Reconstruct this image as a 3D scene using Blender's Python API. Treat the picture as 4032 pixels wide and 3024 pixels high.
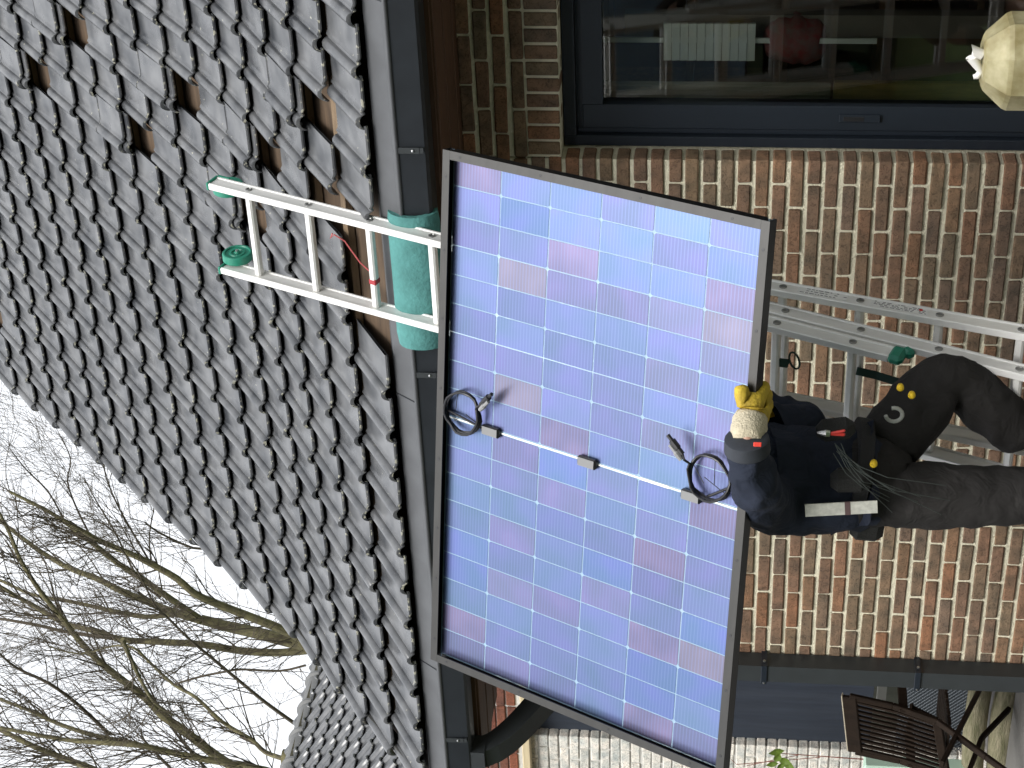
import bpy, bmesh, math, random
from mathutils import Vector, Matrix, noise, Quaternion
R = math.radians
random.seed(7)
sc = bpy.context.scene
for o in list(bpy.data.objects): bpy.data.objects.remove(o)

# ------------------------------------------------------------------ camera
# long phone lens, phone held turned a quarter turn: the picture's left is up
YAW, PITCH, ROLL = 0.58688, 0.1144, -0.02678
CAM = Vector((0.0, -6.35, 1.55)); FPX = 7570.0
_f = Vector((-math.sin(YAW)*math.cos(PITCH), math.cos(YAW)*math.cos(PITCH), math.sin(PITCH)))
_r = Vector((math.cos(YAW), math.sin(YAW), 0)); _d = _f.cross(_r)
_r2 = _r*math.cos(ROLL) + _d*math.sin(ROLL); _d2 = -_r*math.sin(ROLL) + _d*math.cos(ROLL)
cam = bpy.data.cameras.new('camera'); cam.sensor_fit = 'HORIZONTAL'; cam.sensor_width = 36
cam.lens = 36*FPX/4032; cam.clip_start = 0.05; cam.clip_end = 500
camo = bpy.data.objects.new('camera', cam); sc.collection.objects.link(camo)
M = Matrix((_d2, _r2, -_f)).transposed().to_4x4(); M.translation = CAM
camo.matrix_world = M; sc.camera = camo
def at(px, py, Y=None, X=None):
    v = _f*FPX + _r2*((3024-py)-1512) + _d2*(px-2016)
    t = (Y-CAM.y)/v.y if Y is not None else (X-CAM.x)/v.x
    return CAM + v*t
def pix(p):
    v = Vector(p)-CAM; z = v.dot(_f)
    return 2016+FPX*v.dot(_d2)/z, 3024-1512-FPX*v.dot(_r2)/z

# ------------------------------------------------------------------ overcast daylight
SUN_EL, SUN_AZ = R(50), R(160)          # azimuth from +y towards +x
w = bpy.data.worlds.new('World'); sc.world = w; w.use_nodes = True
nt = w.node_tree; nt.nodes.clear()
sky = nt.nodes.new('ShaderNodeTexSky'); sky.sky_type = 'NISHITA'; sky.sun_disc = False
sky.sun_elevation = SUN_EL; sky.sun_rotation = SUN_AZ; sky.air_density = 1.0; sky.dust_density = 6.0; sky.ozone_density = 1.0
hs = nt.nodes.new('ShaderNodeHueSaturation'); hs.inputs['Saturation'].default_value = 0.12; hs.inputs['Value'].default_value = 1.0
mixc = nt.nodes.new('ShaderNodeMix'); mixc.data_type = 'RGBA'; mixc.inputs[0].default_value = 0.55
mixc.inputs[7].default_value = (9.2, 9.5, 10.0, 1)
bg = nt.nodes.new('ShaderNodeBackground'); bg.inputs['Strength'].default_value = 0.105
wo = nt.nodes.new('ShaderNodeOutputWorld')
nt.links.new(sky.outputs[0], hs.inputs['Color']); nt.links.new(hs.outputs[0], mixc.inputs[6])
nt.links.new(mixc.outputs[2], bg.inputs['Color']); nt.links.new(bg.outputs[0], wo.inputs['Surface'])
sl = bpy.data.lights.new('sun', 'SUN'); sl.energy = 1.5; sl.angle = R(28); sl.color = (1.0, 0.97, 0.93)
so = bpy.data.objects.new('sun', sl); sc.collection.objects.link(so)
sd = Vector((math.sin(SUN_AZ)*math.cos(SUN_EL), math.cos(SUN_AZ)*math.cos(SUN_EL), math.sin(SUN_EL)))
so.rotation_euler = (-sd).to_track_quat('-Z', 'Y').to_euler()
vs = sc.view_settings; vs.view_transform = 'Standard'; vs.look = 'None'; vs.gamma = 1.0; vs.exposure = 0.9
vs.use_curve_mapping = False
sc.render.engine = 'CYCLES'
sc.cycles.transparent_max_bounces = 16; sc.cycles.max_bounces = 8

# ------------------------------------------------------------------ helpers
C = sc.collection
class MB:
    def __init__(s): s.v = []; s.f = []
    def add(s, vs, fs):
        n = len(s.v); s.v += [Vector(p) for p in vs]; s.f += [tuple(i+n for i in f) for f in fs]; return s
    def box(s, c, sz, m=None, bev=0.0):
        hx, hy, hz = sz[0]/2, sz[1]/2, sz[2]/2
        if bev > 0:
            b = min(bev, hx*.9, hy*.9, hz*.9); vs = []; idx = {}
            for sx in (-1, 1):
                for sy in (-1, 1):
                    for sz_ in (-1, 1):
                        for k in range(3):
                            p = [sx*hx, sy*hy, sz_*hz]
                            for a in range(3):
                                if a != k: p[a] -= (sx, sy, sz_)[a]*b
                            idx[(sx, sy, sz_, k)] = len(vs); vs.append(Vector(p))
            fs = []
            I = idx
            for k in range(3):
                a, c2 = (k+1) % 3, (k+2) % 3
                for sg in (-1, 1):
                    q = []
                    for (u, v_) in ((-1, -1), (1, -1), (1, 1), (-1, 1)):
                        t = [0, 0, 0]; t[k] = sg; t[a] = u; t[c2] = v_; q.append(I[(t[0], t[1], t[2], k)])
                    fs.append(tuple(q if sg > 0 else q[::-1]))
            for k in range(3):
                a, c2 = (k+1) % 3, (k+2) % 3
                for u in (-1, 1):
                    for v_ in (-1, 1):
                        def g(e, kk):
                            t = [0, 0, 0]; t[k] = e; t[a] = u; t[c2] = v_; return I[(t[0], t[1], t[2], kk)]
                        q = [g(-1, a), g(1, a), g(1, c2), g(-1, c2)]
                        fs.append(tuple(q if u*v_ > 0 else q[::-1]))
            for sx in (-1, 1):
                for sy in (-1, 1):
                    for sz_ in (-1, 1):
                        q = [I[(sx, sy, sz_, 0)], I[(sx, sy, sz_, 1)], I[(sx, sy, sz_, 2)]]
                        fs.append(tuple(q if sx*sy*sz_ > 0 else q[::-1]))
        else:
            vs = [Vector((x, y, z)) for x in (-hx, hx) for y in (-hy, hy) for z in (-hz, hz)]
            fs = [(0, 1, 3, 2), (4, 6, 7, 5), (0, 4, 5, 1), (2, 3, 7, 6), (0, 2, 6, 4), (1, 5, 7, 3)]
        c = Vector(c)
        vs = [(m @ p if m else p)+c for p in vs]
        return s.add(vs, fs)
    def bar(s, a, b, w_, h_, up=(0, 0, 1), bev=0.0):
        a, b = Vector(a), Vector(b); d = (b-a); L = d.length; d.normalize()
        u = Vector(up); x = u.cross(d)
        if x.length < 1e-4: x = Vector((1, 0, 0)).cross(d)
        x.normalize(); u = d.cross(x)
        return s.box((a+b)/2, (w_, h_, L), Matrix((x, u, d)).transposed(), bev)
    def tube(s, pts, rad, n=8, cap=True, sq=None, up=None):
        pts = [Vector(p) for p in pts]
        if not hasattr(rad, '__len__'): rad = [rad]*len(pts)
        nrm = None; rings = []; vs = []
        for i, p in enumerate(pts):
            t = (pts[min(i+1, len(pts)-1)]-pts[max(i-1, 0)])
            t = t.normalized() if t.length > 1e-9 else Vector((0, 0, 1))
            if nrm is None:
                a = Vector(up) if up else (Vector((0, 0, 1)) if abs(t.z) < .9 else Vector((1, 0, 0)))
                nrm = (a-t*a.dot(t)).normalized()
            else:
                nrm = (nrm-t*nrm.dot(t)); nrm = nrm.normalized() if nrm.length > 1e-6 else t.orthogonal().normalized()
            bn = t.cross(nrm)
            for k in range(n):
                a = 2*math.pi*(k+(.5 if sq else 0))/n
                vs.append(p+(nrm*math.cos(a)+bn*math.sin(a))*rad[i])
        fs = []
        for i in range(len(pts)-1):
            for k in range(n):
                a, b = i*n+k, i*n+(k+1) % n
                fs.append((a, b, b+n, a+n))
        if cap:
            fs.append(tuple(range(n))[::-1]); fs.append(tuple(range((len(pts)-1)*n, len(pts)*n)))
        return s.add(vs, fs)
    def lathe(s, prof, c, axis=(0, 0, 1), n=20):
        ax = Vector(axis).normalized(); u = ax.orthogonal().normalized(); v = ax.cross(u); vs = []
        for (r, h) in prof:
            for k in range(n):
                a = 2*math.pi*k/n; vs.append(Vector(c)+ax*h+(u*math.cos(a)+v*math.sin(a))*r)
        fs = []
        for i in range(len(prof)-1):
            for k in range(n):
                a, b = i*n+k, i*n+(k+1) % n; fs.append((a, b, b+n, a+n))
        fs.append(tuple(range(n))[::-1]); fs.append(tuple(range((len(prof)-1)*n, len(prof)*n)))
        return s.add(vs, fs)
    def sweep_x(s, prof, x0, x1):           # closed profile [(y,z)] extruded along x
        n = len(prof); vs = [Vector((x0, y, z)) for y, z in prof]+[Vector((x1, y, z)) for y, z in prof]
        fs = [(k, (k+1) % n, n+(k+1) % n, n+k) for k in range(n)]+[tuple(range(n))[::-1], tuple(range(n, 2*n))]
        return s.add(vs, fs)
    def mesh(s, name, smooth=False, org=(0, 0, 0)):
        me = bpy.data.meshes.new(name); o = Vector(org)
        me.from_pydata([p-o for p in s.v], [], s.f); me.update()
        bm = bmesh.new(); bm.from_mesh(me); bmesh.ops.recalc_face_normals(bm, faces=bm.faces); bm.to_mesh(me); bm.free()
        if smooth:
            me.polygons.foreach_set('use_smooth', [True]*len(me.polygons))
            if smooth != 'all':
                me.set_sharp_from_angle(angle=R(38))
        return me
    def build(s, name, mat, parent=None, smooth=False):
        org = wloc(parent)
        me = s.mesh(name, smooth, org); me.materials.append(mat)
        o = bpy.data.objects.new(name, me); C.objects.link(o); o.parent = parent
        return o
WL = {}
def wloc(o):
    return WL.get(o.name, Vector((0, 0, 0))) if o else Vector((0, 0, 0))
def empty(name, loc, label=None, cat=None, group=None):
    o = bpy.data.objects.new(name, None); C.objects.link(o); o.location = loc; o.empty_display_size = .1
    WL[o.name] = Vector(loc)
    if label: tag(o, label, cat, group)
    return o
def sub(name, parent):     # empty part that carries sub-parts, at its parent's origin
    o = bpy.data.objects.new(name, None); C.objects.link(o); o.parent = parent; WL[o.name] = wloc(parent); return o
def tag(o, label, cat, group=None):
    o['label'] = label; o['category'] = cat
    if group: o['group'] = group
    return o
def struct(o): o['kind'] = 'structure'; return o
def part(name, mb, mat, parent, smooth=False):
    o = mb.build(name, mat, parent, smooth); WL[o.name] = wloc(parent); return o
def inst(name, me, parent, mtx):
    o = bpy.data.objects.new(name, me); C.objects.link(o); o.parent = parent
    m = mtx.copy(); m.translation = m.translation-wloc(parent); o.matrix_local = m; return o

# ------------------------------------------------------------------ materials
MATS = {}
def mat(name, col, rough=.6, metal=0.0, spec=.5, var=0.0, scale=20, bump=0.0, bscale=60, col2=None, rnd=0.0, coat=0.0, objcol=False, stretch=None, detail=4):
    if name in MATS: return MATS[name]
    m = bpy.data.materials.new(name); m.use_nodes = True; n = m.node_tree.nodes; L = m.node_tree.links
    b = n['Principled BSDF']; b.inputs['Roughness'].default_value = rough; b.inputs['Metallic'].default_value = metal
    b.inputs['Specular IOR Level'].default_value = spec; b.inputs['Coat Weight'].default_value = coat
    b.inputs['Base Color'].default_value = (*col, 1)
    tc = n.new('ShaderNodeTexCoord'); src = tc.outputs['Object']
    oi = n.new('ShaderNodeObjectInfo')
    if rnd or var or bump:
        add = n.new('ShaderNodeVectorMath'); add.operation = 'ADD'
        mul = n.new('ShaderNodeVectorMath'); mul.operation = 'SCALE'; mul.inputs['Scale'].default_value = 1.0
        cmb = n.new('ShaderNodeCombineXYZ'); sc_ = n.new('ShaderNodeMath'); sc_.operation = 'MULTIPLY'; sc_.inputs[1].default_value = 37.0
        L.new(oi.outputs['Random'], sc_.inputs[0])
        for k in range(3): L.new(sc_.outputs[0], cmb.inputs[k])
        L.new(src, add.inputs[0]); L.new(cmb.outputs[0], add.inputs[1]); src = add.outputs[0]
        if stretch:
            mp = n.new('ShaderNodeVectorMath'); mp.operation = 'MULTIPLY'; mp.inputs[1].default_value = stretch
            L.new(src, mp.inputs[0]); src = mp.outputs[0]
    cs = None
    if objcol:
        cs = oi.outputs['Color']
    if var:
        tx = n.new('ShaderNodeTexNoise'); tx.inputs['Scale'].default_value = scale; tx.inputs['Detail'].default_value = detail; tx.inputs['Roughness'].default_value = .6
        L.new(src, tx.inputs['Vector'])
        mr = n.new('ShaderNodeMapRange'); mr.inputs[1].default_value = .3; mr.inputs[2].default_value = .7
        L.new(tx.outputs[0], mr.inputs[0])
        mx = n.new('ShaderNodeMix'); mx.data_type = 'RGBA'
        c2 = col2 if col2 else tuple(c*(1-var) for c in col)
        if cs:
            mm = n.new('ShaderNodeMix'); mm.data_type = 'RGBA'; mm.blend_type = 'MULTIPLY'; mm.inputs[0].default_value = 1
            L.new(cs, mm.inputs[6]); mm.inputs[7].default_value = (1-var, 1-var, 1-var, 1)
            L.new(cs, mx.inputs[6]); L.new(mm.outputs[2], mx.inputs[7])
        else:
            mx.inputs[6].default_value = (*col, 1); mx.inputs[7].default_value = (*c2, 1)
        L.new(mr.outputs[0], mx.inputs[0]); cs = mx.outputs[2]
    if rnd:
        hv = n.new('ShaderNodeHueSaturation'); mr2 = n.new('ShaderNodeMapRange')
        mr2.inputs[3].default_value = 1-rnd; mr2.inputs[4].default_value = 1+rnd
        L.new(oi.outputs['Random'], mr2.inputs[0]); L.new(mr2.outputs[0], hv.inputs['Value'])
        if cs: L.new(cs, hv.inputs['Color'])
        else: hv.inputs['Color'].default_value = (*col, 1)
        cs = hv.outputs[0]
    if cs: L.new(cs, b.inputs['Base Color'])
    if bump:
        tb = n.new('ShaderNodeTexNoise'); tb.inputs['Scale'].default_value = bscale; tb.inputs['Detail'].default_value = 5
        L.new(src, tb.inputs['Vector']); bp = n.new('ShaderNodeBump'); bp.inputs['Strength'].default_value = bump; bp.inputs['Distance'].default_value = .01
        L.new(tb.outputs[0], bp.inputs['Height']); L.new(bp.outputs[0], b.inputs['Normal'])
    MATS[name] = m; return m

def brick_mat(name, ramp, island=False):
    m = bpy.data.materials.new(name); m.use_nodes = True; n = m.node_tree.nodes; L = m.node_tree.links
    b = n['Principled BSDF']; b.inputs['Roughness'].default_value = .88; b.inputs['Specular IOR Level'].default_value = .25
    if island: g = n.new('ShaderNodeNewGeometry'); rnd = g.outputs['Random Per Island']
    else: g = n.new('ShaderNodeObjectInfo'); rnd = g.outputs['Random']
    cr = n.new('ShaderNodeValToRGB'); cr.color_ramp.interpolation = 'LINEAR'
    for i, (p, c) in enumerate(ramp):
        e = cr.color_ramp.elements[i] if i < 2 else cr.color_ramp.elements.new(p)
        e.position = p; e.color = (*c, 1)
    L.new(rnd, cr.inputs[0])
    tc = n.new('ShaderNodeTexCoord'); ad = n.new('ShaderNodeVectorMath'); ad.operation = 'ADD'
    ml = n.new('ShaderNodeMath'); ml.operation = 'MULTIPLY'; ml.inputs[1].default_value = 53
    L.new(rnd, ml.inputs[0]); L.new(tc.outputs['Object'], ad.inputs[0]); L.new(ml.outputs[0], ad.inputs[1])
    t1 = n.new('ShaderNodeTexNoise'); t1.inputs['Scale'].default_value = 16; t1.inputs['Detail'].default_value = 6; L.new(ad.outputs[0], t1.inputs['Vector'])
    t2 = n.new('ShaderNodeTexNoise'); t2.inputs['Scale'].default_value = 70; t2.inputs['Detail'].default_value = 5; t2.inputs['Distortion'].default_value = 1.6; L.new(ad.outputs[0], t2.inputs['Vector'])
    mx = n.new('ShaderNodeMix'); mx.data_type = 'RGBA'; mx.blend_type = 'MULTIPLY'; mx.inputs[0].default_value = 1
    r1 = n.new('ShaderNodeValToRGB'); r1.color_ramp.elements[0].position = .3; r1.color_ramp.elements[0].color = (.62, .66, .64, 1)
    r1.color_ramp.elements[1].position = .66; r1.color_ramp.elements[1].color = (1.18, 1.1, 1.0, 1)
    L.new(t1.outputs[0], r1.inputs[0]); L.new(cr.outputs[0], mx.inputs[6]); L.new(r1.outputs[0], mx.inputs[7])
    mx2 = n.new('ShaderNodeMix'); mx2.data_type = 'RGBA'; mx2.blend_type = 'MULTIPLY'; mx2.inputs[0].default_value = .8
    r2 = n.new('ShaderNodeValToRGB'); r2.color_ramp.elements[0].position = .36; r2.color_ramp.elements[0].color = (.5, .5, .5, 1)
    r2.color_ramp.elements[1].position = .5; r2.color_ramp.elements[1].color = (1, 1, 1, 1)
    L.new(t2.outputs[0], r2.inputs[0]); L.new(mx.outputs[2], mx2.inputs[6]); L.new(r2.outputs[0], mx2.inputs[7])
    L.new(mx2.outputs[2], b.inputs['Base Color'])
    bp = n.new('ShaderNodeBump'); bp.inputs['Strength'].default_value = .7; bp.inputs['Distance'].default_value = .006
    L.new(t2.outputs[0], bp.inputs['Height']); L.new(bp.outputs[0], b.inputs['Normal'])
    return m
RAMP = [(0.0, (.185, .128, .094)), (1.0, (.205, .155, .108)), (.16, (.215, .136, .096)), (.30, (.190, .148, .106)), (.46, (.235, .138, .092)), (.60, (.178, .132, .104)), (.76, (.220, .158, .106)), (.94, (.265, .140, .085))]
M_brick = brick_mat('brick', RAMP); M_brick_i = brick_mat('brick_field', RAMP, True)
WR = [(0, (.74, .74, .72)), (1, (.66, .66, .64)), (.5, (.78, .78, .76))]
M_wbrick = brick_mat('white_brick', WR); 
RR = [(0, (.20, .07, .05)), (1, (.28, .10, .06)), (.5, (.14, .07, .055))]
M_rbrick = brick_mat('red_brick', RR)
M_mortar = mat('mortar', (.80, .755, .58), .95, spec=.1, var=.22, scale=14, bump=.8, bscale=130)
M_mortar_w = mat('mortar_white', (.62, .61, .57), .95, var=.2, scale=20, bump=.5, bscale=90)

def tile_material():
    m = bpy.data.materials.new('slate_glaze_tile'); m.use_nodes = True; n = m.node_tree.nodes; L = m.node_tree.links
    b = n['Principled BSDF']; b.inputs['Specular IOR Level'].default_value = .75
    oi = n.new('ShaderNodeObjectInfo'); tc = n.new('ShaderNodeTexCoord')
    ad = n.new('ShaderNodeVectorMath'); ml = n.new('ShaderNodeMath'); ml.operation = 'MULTIPLY'; ml.inputs[1].default_value = 61
    L.new(oi.outputs['Random'], ml.inputs[0]); L.new(tc.outputs['Object'], ad.inputs[0]); L.new(ml.outputs[0], ad.inputs[1])
    t1 = n.new('ShaderNodeTexNoise'); t1.inputs['Scale'].default_value = 9; t1.inputs['Detail'].default_value = 6; L.new(ad.outputs[0], t1.inputs['Vector'])
    cr = n.new('ShaderNodeValToRGB'); e = cr.color_ramp.elements
    e[0].position = .3; e[0].color = (.034, .037, .042, 1); e[1].position = .7; e[1].color = (.125, .127, .130, 1)
    L.new(t1.outputs[0], cr.inputs[0])
    # lichen and dirt, thickest near the tile's lower edge where water lingers
    t2 = n.new('ShaderNodeTexNoise'); t2.inputs['Scale'].default_value = 55; t2.inputs['Detail'].default_value = 3; L.new(ad.outputs[0], t2.inputs['Vector'])
    sp = n.new('ShaderNodeSeparateXYZ'); L.new(tc.outputs['Object'], sp.inputs[0])
    mr = n.new('ShaderNodeMapRange'); mr.inputs[1].default_value = 0; mr.inputs[2].default_value = .022; mr.inputs[3].default_value = .14; mr.inputs[4].default_value = 0
    L.new(sp.outputs['Y'], mr.inputs[0])
    a2 = n.new('ShaderNodeMath'); a2.operation = 'ADD'; L.new(t2.outputs[0], a2.inputs[0]); L.new(mr.outputs[0], a2.inputs[1])
    r2 = n.new('ShaderNodeValToRGB'); r2.color_ramp.elements[0].position = .715; r2.color_ramp.elements[0].color = (0, 0, 0, 1); r2.color_ramp.elements[1].position = .76; r2.color_ramp.elements[1].color = (1, 1, 1, 1)
    L.new(a2.outputs[0], r2.inputs[0])
    mx = n.new('ShaderNodeMix'); mx.data_type = 'RGBA'; L.new(r2.outputs[0], mx.inputs[0]); L.new(cr.outputs[0], mx.inputs[6]); mx.inputs[7].default_value = (.36, .35, .28, 1)
    L.new(mx.outputs[2], b.inputs['Base Color'])
    t3 = n.new('ShaderNodeTexNoise'); t3.inputs['Scale'].default_value = 5; t3.inputs['Detail'].default_value = 5; L.new(ad.outputs[0], t3.inputs['Vector'])
    rr = n.new('ShaderNodeMapRange'); rr.inputs[1].default_value = .3; rr.inputs[2].default_value = .7; rr.inputs[3].default_value = .22; rr.inputs[4].default_value = .40
    L.new(t3.outputs[0], rr.inputs[0]); L.new(rr.outputs[0], b.inputs['Roughness'])
    bp = n.new('ShaderNodeBump'); bp.inputs['Strength'].default_value = .25; bp.inputs['Distance'].default_value = .004
    L.new(t1.outputs[0], bp.inputs['Height']); L.new(bp.outputs[0], b.inputs['Normal'])
    return m
M_tile = tile_material()
M_wood = mat('weathered_wood', (.24, .15, .09), .8, var=.5, scale=6, bump=.4, bscale=30, stretch=(1, 12, 12))
M_batten = mat('raw_batten', (.21, .145, .085), .85, var=.45, scale=5, bump=.3, bscale=40, stretch=(1.5, 14, 14))
M_soffit = mat('brown_soffit', (.12, .058, .030), .65, var=.4, scale=5, stretch=(1, 14, 14), bump=.2, bscale=20)
M_felt = mat('black_felt', (.018, .017, .017), .8, var=.3, scale=30, bump=.4)
M_zinc = mat('dark_zinc', (.022, .026, .031), .42, spec=.5, var=.3, scale=10, bump=.06, bscale=14)
M_zinc_l = mat('zinc_apron', (.10, .104, .110), .45, metal=.1, var=.25, scale=8, bump=.08, bscale=16)
M_pipe = mat('anthracite_pipe', (.030, .035, .037), .5, var=.2, scale=12)
M_frame = mat('anthracite_frame', (.012, .017, .025), .42, spec=.45, var=.1, scale=30)
M_alu = mat('ladder_aluminium', (.90, .89, .86), .30, metal=.15, var=.16, scale=14, bump=.08, bscale=90, stretch=(1, 1, .2))
M_alu_d = mat('worn_aluminium', (.42, .42, .41), .42, metal=.85, var=.3, scale=25, bump=.1, bscale=80)
M_green = mat('green_plastic', (.02, .23, .15), .45, var=.15, scale=40)
M_dgreen = mat('dark_green_strap', (.008, .04, .032), .7)
M_teal = mat('teal_foam', (.10, .285, .27), .85, spec=.2, var=.3, scale=12, bump=.4, bscale=70)
M_steel = mat('steel', (.6, .6, .6), .3, metal=1)
M_black = mat('black_plastic', (.014, .014, .016), .38)
M_rubber = mat('black_rubber', (.02, .02, .02), .55)
M_sticker = mat('white_sticker', (.75, .75, .73), .5)
M_ink = mat('ink', (.10, .10, .11), .6)
M_red = mat('red_paint', (.55, .04, .03), .5)
M_redtape = mat('red_tape', (.38, .03, .04), .5)
M_yellow = mat('yellow', (.75, .50, .02), .5)
M_dark = mat('room_dark', (.20, .14, .09), .9, var=.2, scale=4)

# ------------------------------------------------------------------ ground
g = MB(); g.add([(-60, -60, 0), (60, -60, 0), (60, 80, 0), (-60, 80, 0)], [(0, 1, 2, 3)])
M_lawn = mat('lawn', (.055, .10, .02), .95, var=.5, scale=3, bump=.6, bscale=60)
struct(g.build('lawn', M_lawn))
g = MB(); g.box((-3.5, -1.6, .0), (9, 3.4, .06)); M_pave = mat('paving', (.17, .165, .155), .85, var=.3, scale=4, bump=.3)
struct(g.build('terrace', M_pave))
g = MB(); g.box((-9.2, 1.0, .0), (7.0, 3.0, .05)); struct(g.build('side_yard', M_pave))

# ------------------------------------------------------------------ the brick house
HOUSE = empty('brick_house', (-3, 1, 0), 'brown brick house with dark tiled roof partly stripped of tiles', 'house')
HB, CH = .09658, .06338; X0, Z0 = -3.3124, 1.402
XL, XJ, XR2, WTOP, ZLINT = -5.595, -3.213, 2.6, 2.64, 2.198
XJR = -.75
wall = MB()
wall.box(((XL+XJ)/2, .105, WTOP/2), (XJ-XL-.016, .2, WTOP)).box(((XJ+XJR)/2, .105, (ZLINT+.004+WTOP)/2), (XJR-XJ+.002, .2, WTOP-ZLINT-.004)).box(((XJR+XR2)/2, .105, WTOP/2), (XR2-XJR-.008, .2, WTOP))
WALL = part('wall', wall, M_mortar, HOUSE)
def brick_mesh(L_, H_, D_, seed, name='brick'):
    rr = random.Random(seed); mb = MB(); mb.box((0, 0, 0), (L_, D_, H_), None, .0045)
    for i, p in enumerate(mb.v):
        q = p*9+Vector((seed*3.1, 0, 0)); p.x += rr.uniform(-.0016, .0016); p.z += rr.uniform(-.0018, .0018); p.y += rr.uniform(-.0012, .0012)
    return mb
def mk(mb, name, m_, smooth=False):
    me = mb.mesh(name, smooth); me.materials.append(m_); return me
BL, BH, BD = 2*HB-.0105, CH-.0162, .09
var_full = [brick_mesh(BL, BH, BD, s) for s in range(8)]
mesh_full = [mk(b, 'brick', M_brick) for b in var_full]
cuts = {}
def brick_for(L_, s):
    key = (round(L_, 3), s % 4)
    if key not in cuts:
        b = brick_mesh(key[0], BH, BD, s+20); cuts[key] = (b, mk(b, 'brick', M_brick))
    return cuts[key]
lay = []
for k in range(-19, 22):
    z = Z0-k*CH
    jmin, jmax = -36, 26
    for j in range(jmin, jmax):
        if (j+k) % 2: continue
        xa, xb = X0-(j+2)*HB+.00475, X0-j*HB-.00475
        spans = []
        segs = [(XL, XJ), (XJR, XR2)] if z < ZLINT+.13 else [(XL, XR2)]
        if ZLINT-.02 < z-BH/2 and z < ZLINT+.135: segs = [(XL, XJ), (XJR, XR2)]
        for (sa, sb) in segs:
            a, b = max(xa, sa), min(xb, sb)
            if b-a <= .02: continue
            if sb-b < .02: b = sb
            if a-sa < .02: a = sa
            lay.append((a, b, z))
PQ = [pix((-2.58, -1.21, 2.43)), pix((-4.25, -1.6, 2.51)), pix((-4.13, -2.17, 1.52)), pix((-2.49, -1.79, 1.43))]
def inquad(p, q):
    s = 0
    for i in range(4):
        a, b = q[i], q[(i+1) % 4]; c = (b[0]-a[0])*(p[1]-a[1])-(b[1]-a[1])*(p[0]-a[0])
        if c == 0: continue
        if s == 0: s = 1 if c > 0 else -1
        elif (c > 0) != (s > 0): return False
    return True
def visible(p, mgn=40):
    x, y = pix(p); return -mgn < x < 4032+mgn and -mgn < y < 3024+mgn
def rank(e):
    c = ((e[0]+e[1])/2, 0, e[2]); v = visible(c)
    return (0 if v and not inquad(pix(c), PQ) else 1 if v else 2, (Vector(c)-CAM).length)
lay.sort(key=rank)
rest = MB(); rb = random.Random(3)
lin = []
x = XJ+.004
while x < XJR:                                       # the row of bricks on edge over the opening
    lin.append(x); x += .0634
nsing = 0
for i, (a, b, z) in enumerate(lay):
    full = abs((b-a)-(2*HB-.0095)) < .004; s = rb.randrange(8)
    mb_, me_ = (var_full[s], mesh_full[s]) if full else brick_for(b-a, s)
    m_ = Matrix.Translation(((a+b)/2+rb.uniform(-.0015, .0015), .041+rb.uniform(-.0025, .0025), z+rb.uniform(-.002, .002))) @ Matrix.Rotation(rb.uniform(-.008, .008), 4, 'Y') @ Matrix.Rotation(rb.choice((0, math.pi)), 4, 'Y')
    if nsing < 286 and rank((a, b, z))[0] < 2:
        inst('brick', me_, WALL, m_); nsing += 1
    else:
        rest.add([m_ @ p for p in mb_.v], mb_.f)
lb = brick_mesh(.0634-.011, .118, BD, 77); lbm = mk(lb, 'brick', M_brick)
for x in lin:
    m_ = Matrix.Translation((x+.0317+rb.uniform(-.001, .001), .041+rb.uniform(-.002, .002), ZLINT+.064+rb.uniform(-.002, .002)))
    if visible((x, 0, ZLINT+.06), 0) and x < -2.3: inst('brick', lbm, WALL, m_)
    else: rest.add([m_ @ p for p in lb.v], lb.f)
o = part('brick_field', rest, M_brick_i, WALL); o['kind'] = 'stuff'
# room behind the glass
room = MB()
for c, s_ in [((-1.5, 3.6, 1.2), (4.4, .1, 2.5)), ((-1.5, 1.9, -.02), (4.4, 3.5, .1)), ((-1.5, 1.9, 2.56), (4.4, 3.5, .1)), ((-3.75, 1.9, 1.25), (.1, 3.5, 2.6)), ((.75, 1.9, 1.25), (.1, 3.5, 2.6))]:
    room.box(c, s_)
part('room_shell', room, M_dark, HOUSE)

# sliding door: fixed outer frame, sash, pane, grip
DOOR = sub('sliding_door', HOUSE)
ft = MB()
def ring(mb, x0, x1, z0, z1, wl, wr, wt, wb, y0, y1):
    yc, yd = (y0+y1)/2, y1-y0
    mb.box((x0+wl/2, yc, (z0+z1)/2), (wl, yd, z1-z0), None, .003); mb.box((x1-wr/2, yc, (z0+z1)/2), (wr, yd, z1-z0), None, .003)
    mb.box(((x0+x1)/2, yc, z1-wt/2), (x1-x0-wl-wr, yd-.002, wt)); mb.box(((x0+x1)/2, yc, z0+wb/2), (x1-x0-wl-wr, yd-.002, wb))
ring(ft, XJ, XJR, .03, ZLINT, .040, .04, .045, .05, .100, .22)
part('outer_frame', ft, M_frame, DOOR)
ft = MB(); ring(ft, XJ+.0405, XJR-.041, .081, ZLINT-.046, .022, .022, .022, .02, .128, .20); part('inner_bead', ft, M_frame, DOOR)
ft = MB(); ring(ft, XJ+.064, XJR-.065, .103, ZLINT-.069, .096, .096, .075, .10, .118, .185); SASH = part('sash', ft, M_frame, DOOR)
gp = MB(); gp.box(((XJ+XJR)/2, .155, 1.14), (XJR-XJ-.30, .012, 1.85))
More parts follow.
